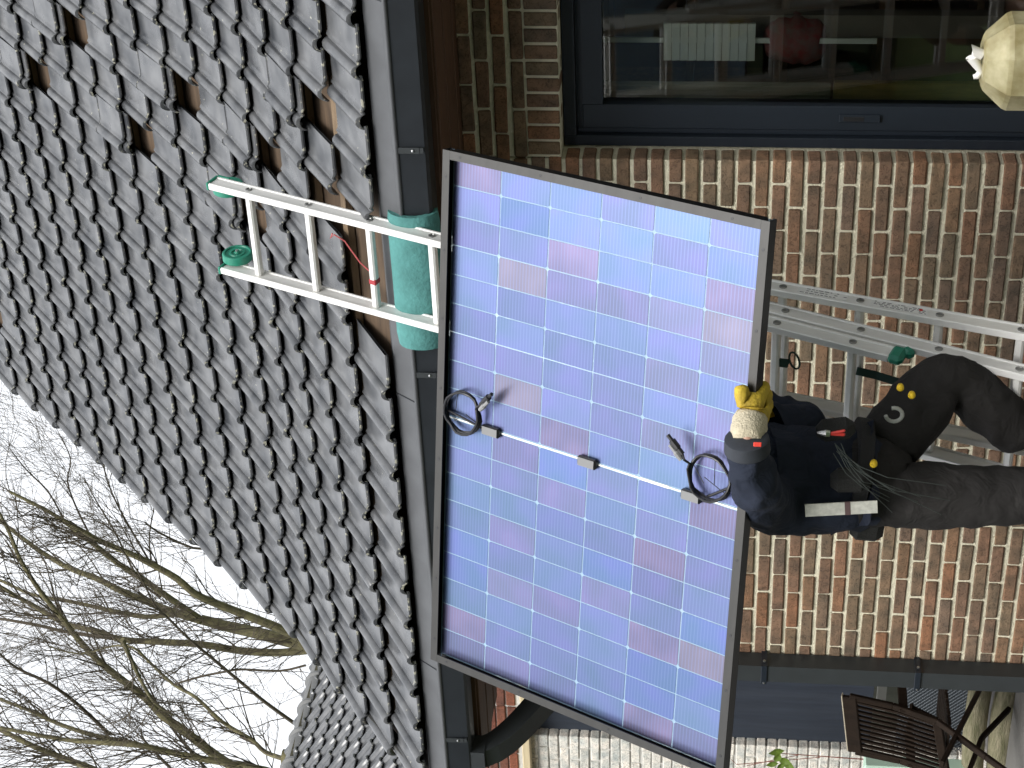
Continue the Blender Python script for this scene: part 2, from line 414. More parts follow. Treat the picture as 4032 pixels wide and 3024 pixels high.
def glass_mat(name, tint, refl=.09):
    m = bpy.data.materials.new(name); m.use_nodes = True; n = m.node_tree.nodes; L = m.node_tree.links; n.clear()
    out = n.new('ShaderNodeOutputMaterial'); tr = n.new('ShaderNodeBsdfTransparent'); tr.inputs[0].default_value = (*tint, 1)
    gl = n.new('ShaderNodeBsdfGlossy'); gl.inputs['Roughness'].default_value = .01; mx = n.new('ShaderNodeMixShader')
    fr = n.new('ShaderNodeFresnel'); fr.inputs[0].default_value = 1.5
    mu = n.new('ShaderNodeMath'); mu.operation = 'MULTIPLY'; mu.inputs[1].default_value = refl/.04
    L.new(fr.outputs[0], mu.inputs[0]); L.new(mu.outputs[0], mx.inputs[0]); L.new(tr.outputs[0], mx.inputs[1]); L.new(gl.outputs[0], mx.inputs[2]); L.new(mx.outputs[0], out.inputs[0])
    return m
M_pane = glass_mat('window_glass', (.90, .92, .90), .07)
part('pane', gp, M_pane, DOOR)
gx = MB(); hp = at(3385, 466, Y=.117); gx.box((hp.x, .113, hp.z), (.030, .008, .15), None, .003); HND = part('grip_plate', gx, M_frame, DOOR)
gx = MB(); gx.box((hp.x, .1085, hp.z+.022), (.018, .004, .075), None, .0015); part('grip_recess', gx, M_black, DOOR)

# --------------------------------------------------------------- roof
PL, PW_ = .2355, .1832
yz = [[2.195, 3.838], [2.034, 3.666], [1.874, 3.493], [1.713, 3.321], [1.551, 3.151], [1.387, 2.981], [1.223, 2.812], [1.06, 2.642], [0.894, 2.475], [0.729, 2.308], [0.56, 2.143], [0.386, 1.984], [0.204, 1.835], [0.018, 1.691], [-0.168, 1.546], [-0.35, 1.397], [-.572, 1.222]]
_a = R(46.9)
yz = [[2.195+PL*math.cos(_a)*k, 3.838+PL*math.sin(_a)*k] for k in (6, 5, 4, 3, 2, 1)]+yz
CO = 6
def node(r, c): y, z = yz[c+CO]; return Vector((-4.987-r*PW_, y, z+1.55))
def tile_mesh(seed):
    rr = random.Random(seed)
    prof = [(-.036, -.004), (-.030, .007), (-.020, .019), (-.007, .025), (.007, .0245), (.016, .019), (.0205, .011), (.022, .003), (.027, .0015), (.032, .006), (.037, .006), (.042, .001), (.050, -.001), (.100, -.001), (.135, -.001), (.152, -.001), (.166, .000)]
    TL, TH = PL+.05, .009
    rows = [(0.0, .035), (.004, .0375), (.10, .026), (TL, .003)]
    mb = MB(); n = len(prof); vs = []
    for (s, h) in rows:
        for (x, z) in prof:
            k = .0 if s > .003 else -.003
            vs.append(Vector((x, s+(.007*math.exp(-((x+.005)/.02)**2) if s < .01 else 0)+rr.uniform(-.0006, .0006), z+h+k)))
    for (s, h) in ((TL, .003), (0.0, .035)):
        for (x, z) in prof: vs.append(Vector((x*.985, s+.002, z+h-TH-(.001 if s == 0 else 0))))
    fs = []
    m = len(rows)+2
    for i in range(m-1):
        for k in range(n-1): fs.append((i*n+k, i*n+k+1, (i+1)*n+k+1, (i+1)*n+k))
    for k in range(n-1): fs.append(((m-1)*n+k, (m-1)*n+k+1, k+1, k))
    mb.add(vs, fs); return mb
TV = [tile_mesh(s) for s in range(5)]
TM = [mk(t, 'roof_tile', M_tile, True) for t in TV]
deck = MB()
for c in range(-CO, 16):
    a, b = node(5, c), node(5, c+1); nrm = Vector((0, -(a.z-b.z), a.y-b.y)).normalized(); nrm = -nrm if nrm.z < 0 else nrm
    xl, xr = -5.915, 2.6
    a1, b1 = a-nrm*.035, b-nrm*.035
    deck.add([(xl, a1.y, a1.z), (xr, a1.y, a1.z), (xr, b1.y, b1.z), (xl, b1.y, b1.z)], [(0, 1, 2, 3)])
ROOF = part('roof', deck, mat('old_roof_boards', (.105, .068, .040), .9, var=.5, scale=5, stretch=(1, 8, 8)), HOUSE)
for c in range(-1, 17):
    a = node(5, c-1); b = node(5, c); t = (a-b).normalized(); nrm = Vector((1, 0, 0)).cross(t); nrm = -nrm if nrm.z < 0 else nrm
    p = a+t*.03-nrm*.016
    bt = MB(); bt.box((-1.7, p.y, p.z), (8.2, .040, .026), Matrix((Vector((1, 0, 0)), t, nrm)).transposed()); part('batten', bt, M_batten, ROOF)
missing = {(-9, 6): 1, (-7, 4): 1, (-7, 8): 1, (-9, 10): 1, (-9, 13): 1, (-11, 15): 1, (-7, 12): 1, (3, -1): 0, (-9, 15): 0, (-9, 16): 0, (-8, 16): 0, (-7, 16): 0}
pushed = {(r, c-1) for (r, c), v in missing.items() if v}
tl = []
for c in range(-CO+1, 17):
    for r in range(-36, 6):
        tl.append((r, c))
def trank(e):
    p = node(e[0]-.4, e[1]); v = visible(p, 120); return (0 if v else 1, (p-CAM).length)
tl.sort(key=trank)
restT = MB(); rt = random.Random(5); nt_ = 0
for (r, c) in tl:
    a, b = node(r, c-1), node(r, c); t = (a-b).normalized(); nrm = Vector((1, 0, 0)).cross(t); nrm = -nrm if nrm.z < 0 else nrm
    pos = b.copy(); tilt = 0
    if (r, c) in missing:
        if not missing[(r, c)]: continue
        pos = b+t*.195+nrm*.004
    elif (r, c) in pushed: pos = b+nrm*.022; tilt = .05
    B = Matrix((Vector((1, 0, 0)), t, nrm)).transposed().to_4x4()
    m_ = Matrix.Translation(pos+Vector((rt.uniform(-.002, .002), 0, 0))+t*rt.uniform(-.004, .003)) @ B @ Matrix.Rotation(rt.uniform(-.008, .008), 4, 'Z') @ Matrix.Rotation(rt.uniform(-.004, .007)+tilt*.3, 4, 'X') @ Matrix.Rotation(rt.uniform(-.01, .01), 4, 'Y')
    s = rt.randrange(5)
    if nt_ < 300 and trank((r, c))[0] == 0: inst('roof_tile', TM[s], ROOF, m_); nt_ += 1
    else: restT.add([m_ @ p for p in TV[s].v], TV[s].f)
o = part('roof_tile_field', restT, M_tile, ROOF, True); o['kind'] = 'stuff'
vb = MB()
for c in range(-CO, 16):
    a, b = node(5, c), node(5, c+1); vb.bar((-5.898, a.y, a.z+.004), (-5.898, b.y, b.z+.004), .05, .03, (1, 0, 0))
part('verge_bedding', vb, mat('verge_mortar', (.09, .09, .085), .95, var=.5, scale=15), ROOF)
# back slope of the roof so that it is a closed volume
yr, zr = yz[0]; ridge_y = yr+.1
bk = MB(); bk.add([(-5.84, ridge_y, zr+1.55), (2.6, ridge_y, zr+1.55), (2.6, ridge_y+4.2, 2.3), (-5.84, ridge_y+4.2, 2.3)], [(0, 1, 2, 3)])
part('rear_slope', bk, M_tile, ROOF)
gb = MB(); gb.add([(XL+.01, .1, 0), (XL+.01, 7.2, 0), (XL+.01, 7.2, 2.5), (XL+.01, ridge_y, zr+1.4), (XL+.01, .1, 2.55)], [(0, 1, 2, 3, 4)])
part('gable_wall', gb, M_rbrick, HOUSE)
# eaves: apron, gutter, soffit
XG0, XG1 = -5.93, 2.6
ap = MB(); ap.sweep_x([(-.622, 2.700), (-.562, 2.778), (-.48, 2.80), (-.478, 2.796), (-.558, 2.772), (-.618, 2.696)], XG0, XG1); part('gutter_apron', ap, M_zinc_l, HOUSE)
gu = MB(); gu.sweep_x([(-.622, 2.688), (-.612, 2.598), (-.600, 2.588), (-.500, 2.588), (-.490, 2.60), (-.490, 2.69), (-.494, 2.69), (-.496, 2.604), (-.503, 2.594), (-.598, 2.594), (-.606, 2.602), (-.616, 2.688)], XG0, XG1)
GUT = part('gutter', gu, M_zinc, HOUSE)
bd = MB(); bd.tube([(XG0, -.620, 2.694), (XG1, -.620, 2.694)], .0095, 10); part('bead', bd, M_zinc_l, GUT, True)
for i in range(8):
    xk = -2.88-.0 - i*.0 + (-.9*(i-2))
    if not (XG0 < xk < XG1): continue
    cl = MB(); cl.box((xk, -.6235, 2.652), (.022, .004, .075)); cl.box((xk, -.6215, 2.607), (.020, .006, .012)); BR = part('gutter_clip', cl, M_pipe, GUT)
    rv_ = MB(); rv_.lathe([(.0, 0), (.006, 0), (.005, .003), (0.0005, .0045)], (xk, -.6255, 2.637), (0, -1, 0), 10); part('rivet', rv_, M_steel, GUT)
for xk in (-2.35, -3.9, -5.2):
    cl = MB(); cl.box((xk, -.594, 2.7405), (.003, .098, .002), Matrix.Rotation(R(52.4), 3, 'X')); part('apron_seam', cl, M_zinc, GUT)
fa = MB(); fa.box((-1.665, -.470, 2.66), (8.5, .030, .17)); part('fascia', fa, M_soffit, HOUSE)
for i in range(5):
    b_ = MB(); b_.box((-1.665, -.42+i*.098, 2.575+.003*(i % 2)), (8.5, .092, .020), None, .003); part('soffit_board', b_, M_soffit, HOUSE)
b_ = MB(); b_.box((-1.5, -.028, 2.605), (8.1, .05, .035), None, .004); part('wall_plate', b_, M_soffit, HOUSE)
# barge board at the verge
bb = MB()
for c in range(-4, 16):
    a, b = node(5, c), node(5, c+1); bb.bar((-5.79, a.y, a.z-.12), (-5.79, b.y, b.z-.12), .13, .024, (1, 0, 0))
part('barge_board', bb, M_soffit, HOUSE)
# square downpipe
dp = MB()
def sqtube(mb, pts, s): mb.tube(pts, s*.7071, 4, True, True, (0, -1, 0))
DPX = -5.618
sqtube(dp, [(DPX, -.052, 2.12), (DPX, -.052, .06)], .086); DPIPE = part('downpipe', dp, M_pipe, HOUSE)
el = MB(); arc = []
P0, P1, P2, P3 = Vector((-5.715, -.555, 2.592)), Vector((-5.715, -.555, 2.40)), Vector((DPX, -.11, 2.30)), Vector((DPX, -.052, 2.10))
for i in range(13):
    t = i/12; arc.append(P0*(1-t)**3+P1*3*t*(1-t)**2+P2*3*t*t*(1-t)+P3*t**3)
sqtube(el, arc, .092); part('elbow', el, M_pipe, DPIPE)
el = MB(); sqtube(el, [(-5.715, -.555, 2.598), (-5.715, -.555, 2.535)], .104); part('outlet_collar', el, M_pipe, DPIPE)
for z in (1.385, .738):
    k = MB(); k.box((DPX-.002, -.0985, z), (.094, .007, .026), None, .002); k.box((DPX+.046, -.052, z), (.006, .10, .024)); k.box((DPX-.05, -.052, z), (.006, .1, .024)); PB = part('pipe_bracket', k, M_frame, DPIPE)
    k = MB(); k.lathe([(.0, 0), (.006, 0), (.0055, .006), (.001, .007)], (DPX+.058, -.075, z), (0, -1, 0), 8); k.lathe([(.0, 0), (.005, 0), (.004, .004), (.001, .005)], (DPX-.045, -.101, z), (0, -1, 0), 8); part('bracket_screw', k, M_steel, DPIPE)

# ------------------------------------------------------------------ ladder (three aluminium sections)
TOPD = Vector((.0264, .36715, .92979)); TOPH = Vector((-3.1409, -.4215, 3.2774))
BASD = Vector((.0004, .30097, .95363)); BASH = Vector((-3.1360, -.4407, 3.3077))
SP = .25
LAD = empty('extension_ladder', (-3.3, -1.6, 0), 'three-section aluminium ladder leaning on the gutter with green roller wheels', 'ladder')
def section(name, H, D, t0, t1, W, rungs, rail_w=.025, rail_d=.064, off=0.0, dx=0.0, cable=False):
    S = sub(name, LAD)
    nrm = Vector((1, 0, 0)).cross(D).normalized()          # towards the camera (-y, +z)
    if nrm.y > 0: nrm = -nrm
    base = H - nrm*off + Vector((dx, 0, 0))
    P = lambda t, x=0.0, n=0.0: base-D*(SP*t)+Vector((x, 0, 0))+nrm*n
    for sx in (0, -W):
        rl = MB()
        x0 = sx-rail_w/2 if sx == 0 else sx+rail_w/2
        a, b = P(t0, x0), P(t1, x0)
        xa = Vector((1, 0, 0)); u = nrm
        # open channel: web plus two flanges with rounded lips, seen from the side as in extruded rails
        Bm = Matrix((xa, u, D)).transposed()
        L_ = (b-a).length; mid = (a+b)/2
        rl.box(mid, (rail_w*.72, rail_d-.016, L_), Bm)
        for e in (-1, 1):
            rl.box(mid+u*(e*(rail_d/2-.006)), (rail_w, .012, L_), Bm, .003)
        part('rail', rl, M_alu, S, False)
    for t in rungs:
        rg = MB(); p, q = P(t, -rail_w), P(t, -W+rail_w)
        Bm = Matrix((nrm, D, Vector((1, 0, 0)))).transposed()
        rg.box((p+q)/2, (.030, .026, (p-q).length+.012), Bm, .006); part('rung', rg, M_alu, S)
        pg = MB()
        pg.lathe([(.0125, 0), (.0125, .0028), (.0095, .004), (.0085, .001), (.001, .001)], P(t, -rail_w*.14), (1, 0, 0), 14)
        part('rung_end', pg, M_alu_d, S, True)
    return S, P, nrm
FLY, PF, NL = section('top_section', TOPH, TOPD, -.62, 9.50, .372, range(0, 10))
MID, PM_, _ = section('middle_section', TOPH, TOPD, 3.5, 13.98, .405, range(4, 14), off=.072, dx=.004)
BAS, PB_, NB = section('base_section', BASH, BASD, 6.4, 13.72, .44, range(7, 14), dx=.008)
def roller(P, x, side):
    k = MB(); c = P(-.50, x, -.045)
    k.lathe([(.012, -.016), (.052, -.016), (.056, -.012), (.056, .012), (.052, .016), (.046, .016), (.044, .011), (.030, .011), (.028, .015), (.022, .015), (.020, .010), (.012, .010), (.010, .018), (.001, .018)], c, (side, 0, 0), 28)
    o = part('roller_wheel', k, M_green, FLY, True)
    k = MB(); k.lathe([(.001, .0), (.006, .0), (.006, .024), (.001, .025)], c, (side, 0, 0), 8); part('roller_bolt', k, M_steel, FLY)
    k = MB(); Bm = Matrix((Vector((1, 0, 0)), NL, TOPD)).transposed()
    xr_ = -.0125 if side < 0 else -.3595; k.box(P(-.63, xr_, 0), (.030, .068, .012), Bm, .003); k.box(P(-.52, xr_, -.034), (.030, .008, .05), Bm); part('rail_cap', k, M_green, FLY)
roller(PF, -.045, -1); roller(PF, -.327, 1)
def capb(P, x, t, m_=M_green):
    k = MB(); Bm = Matrix((Vector((1, 0, 0)), NL, TOPD)).transposed()
    k.box(P(t, x, .0), (.034, .075, .05), Bm, .012); k.box(P(t+.1, x-.0, -.03), (.032, .035, .04), Bm @ Matrix.Rotation(.5, 3, 'X'), .01); part('rail_foot', k, m_, FLY)
capb(PF, -.0125, 9.57); capb(PF, -.3595, 9.57)
for x in (-.0125, -.4275):
    k = MB(); k.box(PB_(13.78, x), (.04, .08, .06), None, .01); part('rubber_foot', k, M_rubber, BAS)
    k = MB(); k.box(PM_(14.02, x*.92), (.036, .075, .05), None, .01); part('rubber_foot', k, M_rubber, MID)
# stickers on the outer face of the base section
def sticker(ta, tb, rows, red=False):
    k = MB(); Bm = Matrix((Vector((1, 0, 0)), NB, BASD)).transposed()
    p = PB_((ta+tb)/2, -.0026, 0); k.box(p, (.0012, .034, SP*(tb-ta)), Bm); st = part('sticker', k, M_sticker, BAS)
    k = MB(); rr = random.Random(ta)
    for j in range(rows):
        t = ta+.05*(tb-ta)
        while t < tb-.06*(tb-ta):
            l = rr.uniform(.015, .06)
            if rr.random() < .78: k.box(PB_(t+l/2, -.0018, (j-(rows-1)/2)*.024/max(rows-1, 1)), (.0008, .0026, SP*l), Bm)
            t += l+.018
    part('sticker_print', k, M_ink, BAS)
    if red:
        k = MB(); k.lathe([(.001, 0), (.006, 0), (.006, .0012), (.001, .0013)], PB_(tb-.1, -.0019, -.006), (1, 0, 0), 12); part('sticker_mark', k, M_red, BAS)
sticker(8.2, 8.84, 3); sticker(9.14, 9.86, 4, True)
# strap hook, webbing strap, red tape with loose cord
hk = MB(); a = at(3055, 1425, Y=-1.16); b = at(3105, 1432, Y=-1.15)
hk.bar(a, b, .030, .006, (0, -1, 0)); lp = [b+Vector((.0, 0, 0))]
cl = at(3128, 1420, Y=-1.15)
hk.tube([cl+Vector((.026*math.cos(t)*.55, 0, .0)) + Vector((.028*math.sin(t), 0, .017*math.cos(t)))*1.0 for t in [i*math.pi/8 for i in range(17)]], .0035, 6)
part('strap_hook', hk, M_dgreen, BAS, True)
sb = MB(); sb.bar(at(3372, 1460, Y=-1.2), at(3450, 1478, Y=-1.21), .028, .004, (0, -1, 0)); sb.bar(at(3450, 1478, Y=-1.21), at(3560, 1512, Y=-1.24), .028, .004, (0, -1, 0)); part('webbing_strap', sb, M_dgreen, BAS)
tp = MB(); c0 = PF(2, -.245); tp.box(c0, (.022, .034, .030), Matrix((Vector((1, 0, 0)), NL, TOPD)).transposed(), .004); part('red_tape', tp, M_redtape, FLY)
cd = MB(); cd.tube([c0+Vector((.005, .02, 0)), c0+Vector((.06, .02, .05)), c0+Vector((.14, .03, .10)), c0+Vector((.165, .03, .135)), c0+Vector((.15, .03, .15)), c0+Vector((.17, .03, .14))], .0028, 5); part('red_cord', cd, mat('pink_cord', (.5, .1, .1), .7), FLY)

# foam sleeve slit over the gutter edge where the ladder leans
fm = MB(); nn = 15; pr = []
fc = Vector((0, -.585, 2.660)); ro, ri = .082, .062
for i in range(nn):
    a = R(40)+R(300)*i/(nn-1)-R(90)
    pass
def foam_ring(x, rs, k):
    out = []; inn = []
    for i in range(nn):
        a = R(62)+R(225)*i/(nn-1)          # open towards the house
        wob = 1+.03*noise.noise(Vector((x*5, i*.7, 2)))
        out.append(Vector((x, fc.y+ro*wob*rs*math.cos(a)*.80, fc.z+ro*wob*rs*math.sin(a)*1.12)))
        inn.append(Vector((x, fc.y+ri*rs*math.cos(a)*.76, fc.z+ri*rs*math.sin(a)*1.1)))
    return out+inn[::-1]
vs_, fs_ = [], []; NX = 14; xs = [-3.125-.535*i/(NX-1) for i in range(NX)]
for i, x in enumerate(xs):
    e = min(i, NX-1-i); vs_ += foam_ring(x, .94 if e == 0 else 1.0, i)
n2 = 2*nn
for i in range(NX-1):
    for k in range(n2): fs_.append((i*n2+k, i*n2+(k+1) % n2, (i+1)*n2+(k+1) % n2, (i+1)*n2+k))
fs_ += [tuple(range(n2))[::-1], tuple(range((NX-1)*n2, NX*n2))]
fm.add(vs_, fs_)
o = fm.build('gutter_foam_pad', M_teal, None, True); tag(o, 'teal foam sleeve pushed over the gutter edge behind the ladder', 'foam pad')

# ------------------------------------------------------------------ solar panel
PC = Vector((-3.373, -1.685, 1.976))
PLx = Vector((-.97097, -.23383, .05051)); PDn = Vector((.07906, -.51292, -.85479)); PBk = Vector((.22578, -.82598, .51651))
def pp(u, v, w_=0.0): return PC+PLx*u+PDn*v+PBk*w_
PBm = Matrix((PLx, PDn, PBk)).transposed()
SOL = empty('solar_panel', tuple(pp(0, .567)), 'large blue solar panel seen from behind, carried up the ladder', 'solar panel')
M_pvframe = mat('black_anodised_frame', (.060, .059, .057), .4, metal=.75, var=.15, scale=30, stretch=(.2, 1, 1))
M_pvside = mat('black_frame_side', (.012, .012, .014), .35, metal=.2)
HL, HH = .861, .567
def pv_member(a_u, a_v, b_u, b_v, inward):
    # back flange (towards us) and deep side wall
    fl = MB(); A, B_ = Vector((a_u, a_v, 0)), Vector((b_u, b_v, 0)); d = (B_-A).normalized(); inn = Vector((inward[0], inward[1], 0))
    def W(p): return pp(p.x, p.y, p.z)
    L_ = (B_-A).length; mid = (A+B_)/2
    def bx(mb, c, thick_in, thick_w):
        c3 = W(c); Bm = Matrix((PLx*d.x+PDn*d.y, PLx*inn.x+PDn*inn.y, PBk)).transposed()
        mb.box(c3, (L_, thick_in, thick_w), Bm)
    sd_ = MB(); bx(sd_, mid+inn*.0011+Vector((0, 0, .0118)), .0022, .0324)
    bx(sd_, mid+inn*.006+Vector((0, 0, -.0058)), .012, .0016)
    rail_ = part('frame_side', sd_, M_pvside, SOL)
    bx(fl, mid+inn*.0135+Vector((0, 0, .0290)), .027, .0020); bx(fl, mid+inn*.0262+Vector((0, 0, .0275)), .0016, .0016)
    part('frame_flange', fl, M_pvframe, SOL)
pv_member(-HL, -HH, HL, -HH, (0, 1)); pv_member(-HL, HH, HL, HH, (0, -1))
pv_member(-HL, -HH+.0275, -HL, HH-.0275, (1, 0)); pv_member(HL, -HH+.0275, HL, HH-.0275, (-1, 0))
hol = MB()
for u in (-.78, -.55, -.33, -.1, .14, .38, .56, .78):
    for v, s_ in ((-HH+.014, 1), (HH-.014, 1)):
        hol.lathe([(.001, 0), (.0048, 0), (.0048, .0006), (.001, .0007)], pp(u, v, .0302), PBk, 10)
for v in (-.5, -.2, .15, .45):
    for u in (-HL+.014, HL-.014): hol.lathe([(.001, 0), (.0042, 0), (.0042, .0006), (.001, .0007)], pp(u, v, .0302), PBk, 10)
part('mounting_hole', hol, M_black, SOL)
# clear laminate: see-through between the cells
def lam_mat():
    m = bpy.data.materials.new('clear_laminate'); m.use_nodes = True; n = m.node_tree.nodes; L = m.node_tree.links; n.clear()
    out = n.new('ShaderNodeOutputMaterial'); tr = n.new('ShaderNodeBsdfTransparent'); tr.inputs[0].default_value = (.92, .97, 1, 1)
    df = n.new('ShaderNodeBsdfPrincipled'); df.inputs['Base Color'].default_value = (.44, .64, .84, 1); df.inputs['Roughness'].default_value = .3; df.inputs['Specular IOR Level'].default_value = .8
    mx = n.new('ShaderNodeMixShader'); mx.inputs[0].default_value = .55
    L.new(tr.outputs[0], mx.inputs[1]); L.new(df.outputs[0], mx.inputs[2]); L.new(mx.outputs[0], out.inputs[0]); return m
lm_ = MB(); lm_.box(pp(0, 0, -.003), (2*HL-.006, 2*HH-.006, .003), PBm); part('laminate', lm_, lam_mat(), SOL)
def cell_mat():
    m = bpy.data.materials.new('silicon_cell'); m.use_nodes = True; n = m.node_tree.nodes; L = m.node_tree.links
    b = n['Principled BSDF']; b.inputs['Metallic'].default_value = .72; b.inputs['Roughness'].default_value = .32; b.inputs['Coat Weight'].default_value = .15; b.inputs['Coat Roughness'].default_value = .08
    oi = n.new('ShaderNodeObjectInfo'); tc = n.new('ShaderNodeTexCoord'); sp = n.new('ShaderNodeSeparateXYZ'); L.new(tc.outputs['Object'], sp.inputs[0])
    mu = n.new('ShaderNodeMath'); mu.operation = 'MULTIPLY'; mu.inputs[1].default_value = 2*math.pi/.0114; L.new(sp.outputs['Y'], mu.inputs[0])
    sn = n.new('ShaderNodeMath'); sn.operation = 'SINE'; L.new(mu.outputs[0], sn.inputs[0])
    mr = n.new('ShaderNodeMapRange'); mr.inputs[1].default_value = .2; mr.inputs[2].default_value = .9; mr.inputs[3].default_value = 0; mr.inputs[4].default_value = .28; L.new(sn.outputs[0], mr.inputs[0])
    t = n.new('ShaderNodeTexNoise'); t.inputs['Scale'].default_value = 9; t.inputs['Detail'].default_value = 1
    ad = n.new('ShaderNodeVectorMath'); ml = n.new('ShaderNodeMath'); ml.operation = 'MULTIPLY'; ml.inputs[1].default_value = 91; L.new(oi.outputs['Random'], ml.inputs[0])
    L.new(tc.outputs['Object'], ad.inputs[0]); L.new(ml.outputs[0], ad.inputs[1]); L.new(ad.outputs[0], t.inputs['Vector'])
    hv = n.new('ShaderNodeHueSaturation'); L.new(oi.outputs['Color'], hv.inputs['Color'])
    m2 = n.new('ShaderNodeMapRange'); m2.inputs[1].default_value = .3; m2.inputs[2].default_value = .7; m2.inputs[3].default_value = .485; m2.inputs[4].default_value = .515; L.new(t.outputs[0], m2.inputs[0]); L.new(m2.outputs[0], hv.inputs['Hue'])
    m3 = n.new('ShaderNodeMapRange'); m3.inputs[1].default_value = .3; m3.inputs[2].default_value = .7; m3.inputs[3].default_value = .9; m3.inputs[4].default_value = 1.12; L.new(t.outputs[0], m3.inputs[0]); L.new(m3.outputs[0], hv.inputs['Value'])
    mx = n.new('ShaderNodeMix'); mx.data_type = 'RGBA'; L.new(mr.outputs[0], mx.inputs[0]); L.new(hv.outputs[0], mx.inputs[6]); mx.inputs[7].default_value = (.19, .25, .46, 1)
    L.new(mx.outputs[2], b.inputs['Base Color']); return m
M_cell = cell_mat()
PU, PV, PG = .093, .1825, .009
def cell_mesh(cham_left):
    a, b, ch = .0448, .0893, .0050; mb = MB()
    if cham_left > 0: out = [(-a, -b), (a-ch, -b), (a, -b+ch), (a, b-ch), (a-ch, b), (-a, b)]
    else: out = [(-a+ch, -b), (a, -b), (a, b), (-a+ch, b), (-a, b-ch), (-a, -b+ch)]
    n = len(out); mb.add([(x, y, .0003) for x, y in out]+[(x, y, -.0003) for x, y in out], [tuple(range(n)), tuple(range(n, 2*n))[::-1]]+[(k, n+k, n+(k+1) % n, (k+1) % n) for k in range(n)])
    me = mb.mesh('solar_cell'); me.materials.append(M_cell); return me
CM = [cell_mesh(1), cell_mesh(-1)]
palette = [(.115, .143, .280), (.120, .139, .270), (.132, .136, .255), (.150, .132, .228), (.110, .154, .290), (.112, .163, .290), (.103, .148, .312), (.134, .143, .248), (.162, .150, .212), (.114, .152, .292)]
rc = random.Random(11)
for c in range(18):
    for i in range(6):
        u = (c-9+.5)*PU+(PG/2 if c >= 9 else -PG/2); v = (i-2.5)*PV
        m_ = PBm.to_4x4(); m_.translation = pp(u, v, -.0009)
        o = inst('solar_cell', CM[c % 2], SOL, m_)
        k = rc.choices(range(10), [4, 4, 4, 3, 3.5, 3, 3, 2.5, 1.4, 4])[0]
        j = rc.uniform(.9, 1.1); o.color = (palette[k][0]*j*.98, palette[k][1]*j, palette[k][2]*j, 1)
es = MB()
for v_ in (-1, 1): es.box(pp(0, v_*(HH-.0098), .0002), (2*HL-.004, .0170, .0008), PBm); es.box(pp(v_*(HL-.0093), 0, .0002), (.0160, 2*HH-.045, .0008), PBm)
part('edge_seal', es, M_pvside, SOL)
# white collector ribbon, junction boxes, coiled leads
rb_ = MB(); rb_.box(pp(0, 0, .0006), (.0050, 2*HH-.05, .0008), PBm); part('collector_ribbon', rb_, mat('white_ribbon', (.9, .9, .88), .35), SOL)
rb_ = MB(); rb_.box(pp(0, .24, .0012), (.0085, .10, .0008), PBm); part('ribbon_tab', rb_, MATS['white_ribbon'], SOL)
JB = []
for (px, py) in [(1932, 1691), (2311, 1816), (2722, 1947)]:
    # find v along the centre line
    best = min((abs(pix(pp(0, v/500, .01))[0]-px), v/500) for v in range(-280, 281))
    v = best[1]; k = MB(); k.box(pp(0, v, .009), (.033, .070, .017), PBm, .006); o = part('junction_box', k, M_black, SOL); JB.append(v)
    k = MB(); k.box(pp(.000, v, .0180), (.026, .058, .001), PBm); part('box_lid', k, mat('grey_lid', (.20, .20, .20), .3), SOL)
def coil(v, du, dv, sgn, start):
    c = Vector((du, dv, 0)); k = MB(); pts = []
    rad = .068
    pts.append(pp(*start))
    for i in range(58):
        a = -math.pi*.45*sgn+2*math.pi*2.55*i/57*sgn; rr_ = rad*(1+.04*math.sin(i*.9))
        pts.append(pp(du+rr_*math.cos(a), dv+rr_*math.sin(a), .014+.010*(i/57)*2+.003*math.sin(i*1.7)))
    end = pts[-1]
    tip = pp(du-.055, dv+sgn*.085, .04); pts += [end.lerp(tip, .5)+PBk*.01, tip]
    k.tube(pts, .0042, 7); cb = part('coiled_lead', k, M_black, SOL, True)
    k = MB(); d = (tip-end).normalized()
    k.tube([tip, tip+d*.02, tip+d*.022, tip+d*.05, tip+d*.052, tip+d*.07], [.008, .008, .0105, .0105, .006, .006], 8); part('plug', k, M_black, SOL)
    k = MB(); q = tip+PBk*.004+PLx*.016; k.tube([q, q+d*.025, q+d*.03, q+d*.055], [.007, .009, .006, .006], 8); part('plug', k, mat('grey_plug', (.25, .25, .25), .4), SOL)
    for j in range(3):
        a = rc.uniform(0, 6); k = MB(); k.tube([pp(du+rad*math.cos(a), dv+rad*math.sin(a), .02), pp(du+rc.uniform(-.02, .02), dv+rc.uniform(-.03, .03), .03)], .0012, 4); part('cable_tie', k, M_black, SOL)
def uv_at(px, py, w_=.015):
    v = (_f*FPX+_r2*((3024-py)-1512)+_d2*(px-2016)); t = ((PC+PBk*w_-CAM).dot(PBk))/v.dot(PBk); p = CAM+v*t-PC
    return p.dot(PLx), p.dot(PDn)
u1, v1 = uv_at(1828, 1623); coil(0, u1, v1, 1, (0, JB[0]-.034, .008))
u2, v2 = uv_at(2800, 1880); coil(0, u2, v2, -1, (0, JB[2]+.034, .008))

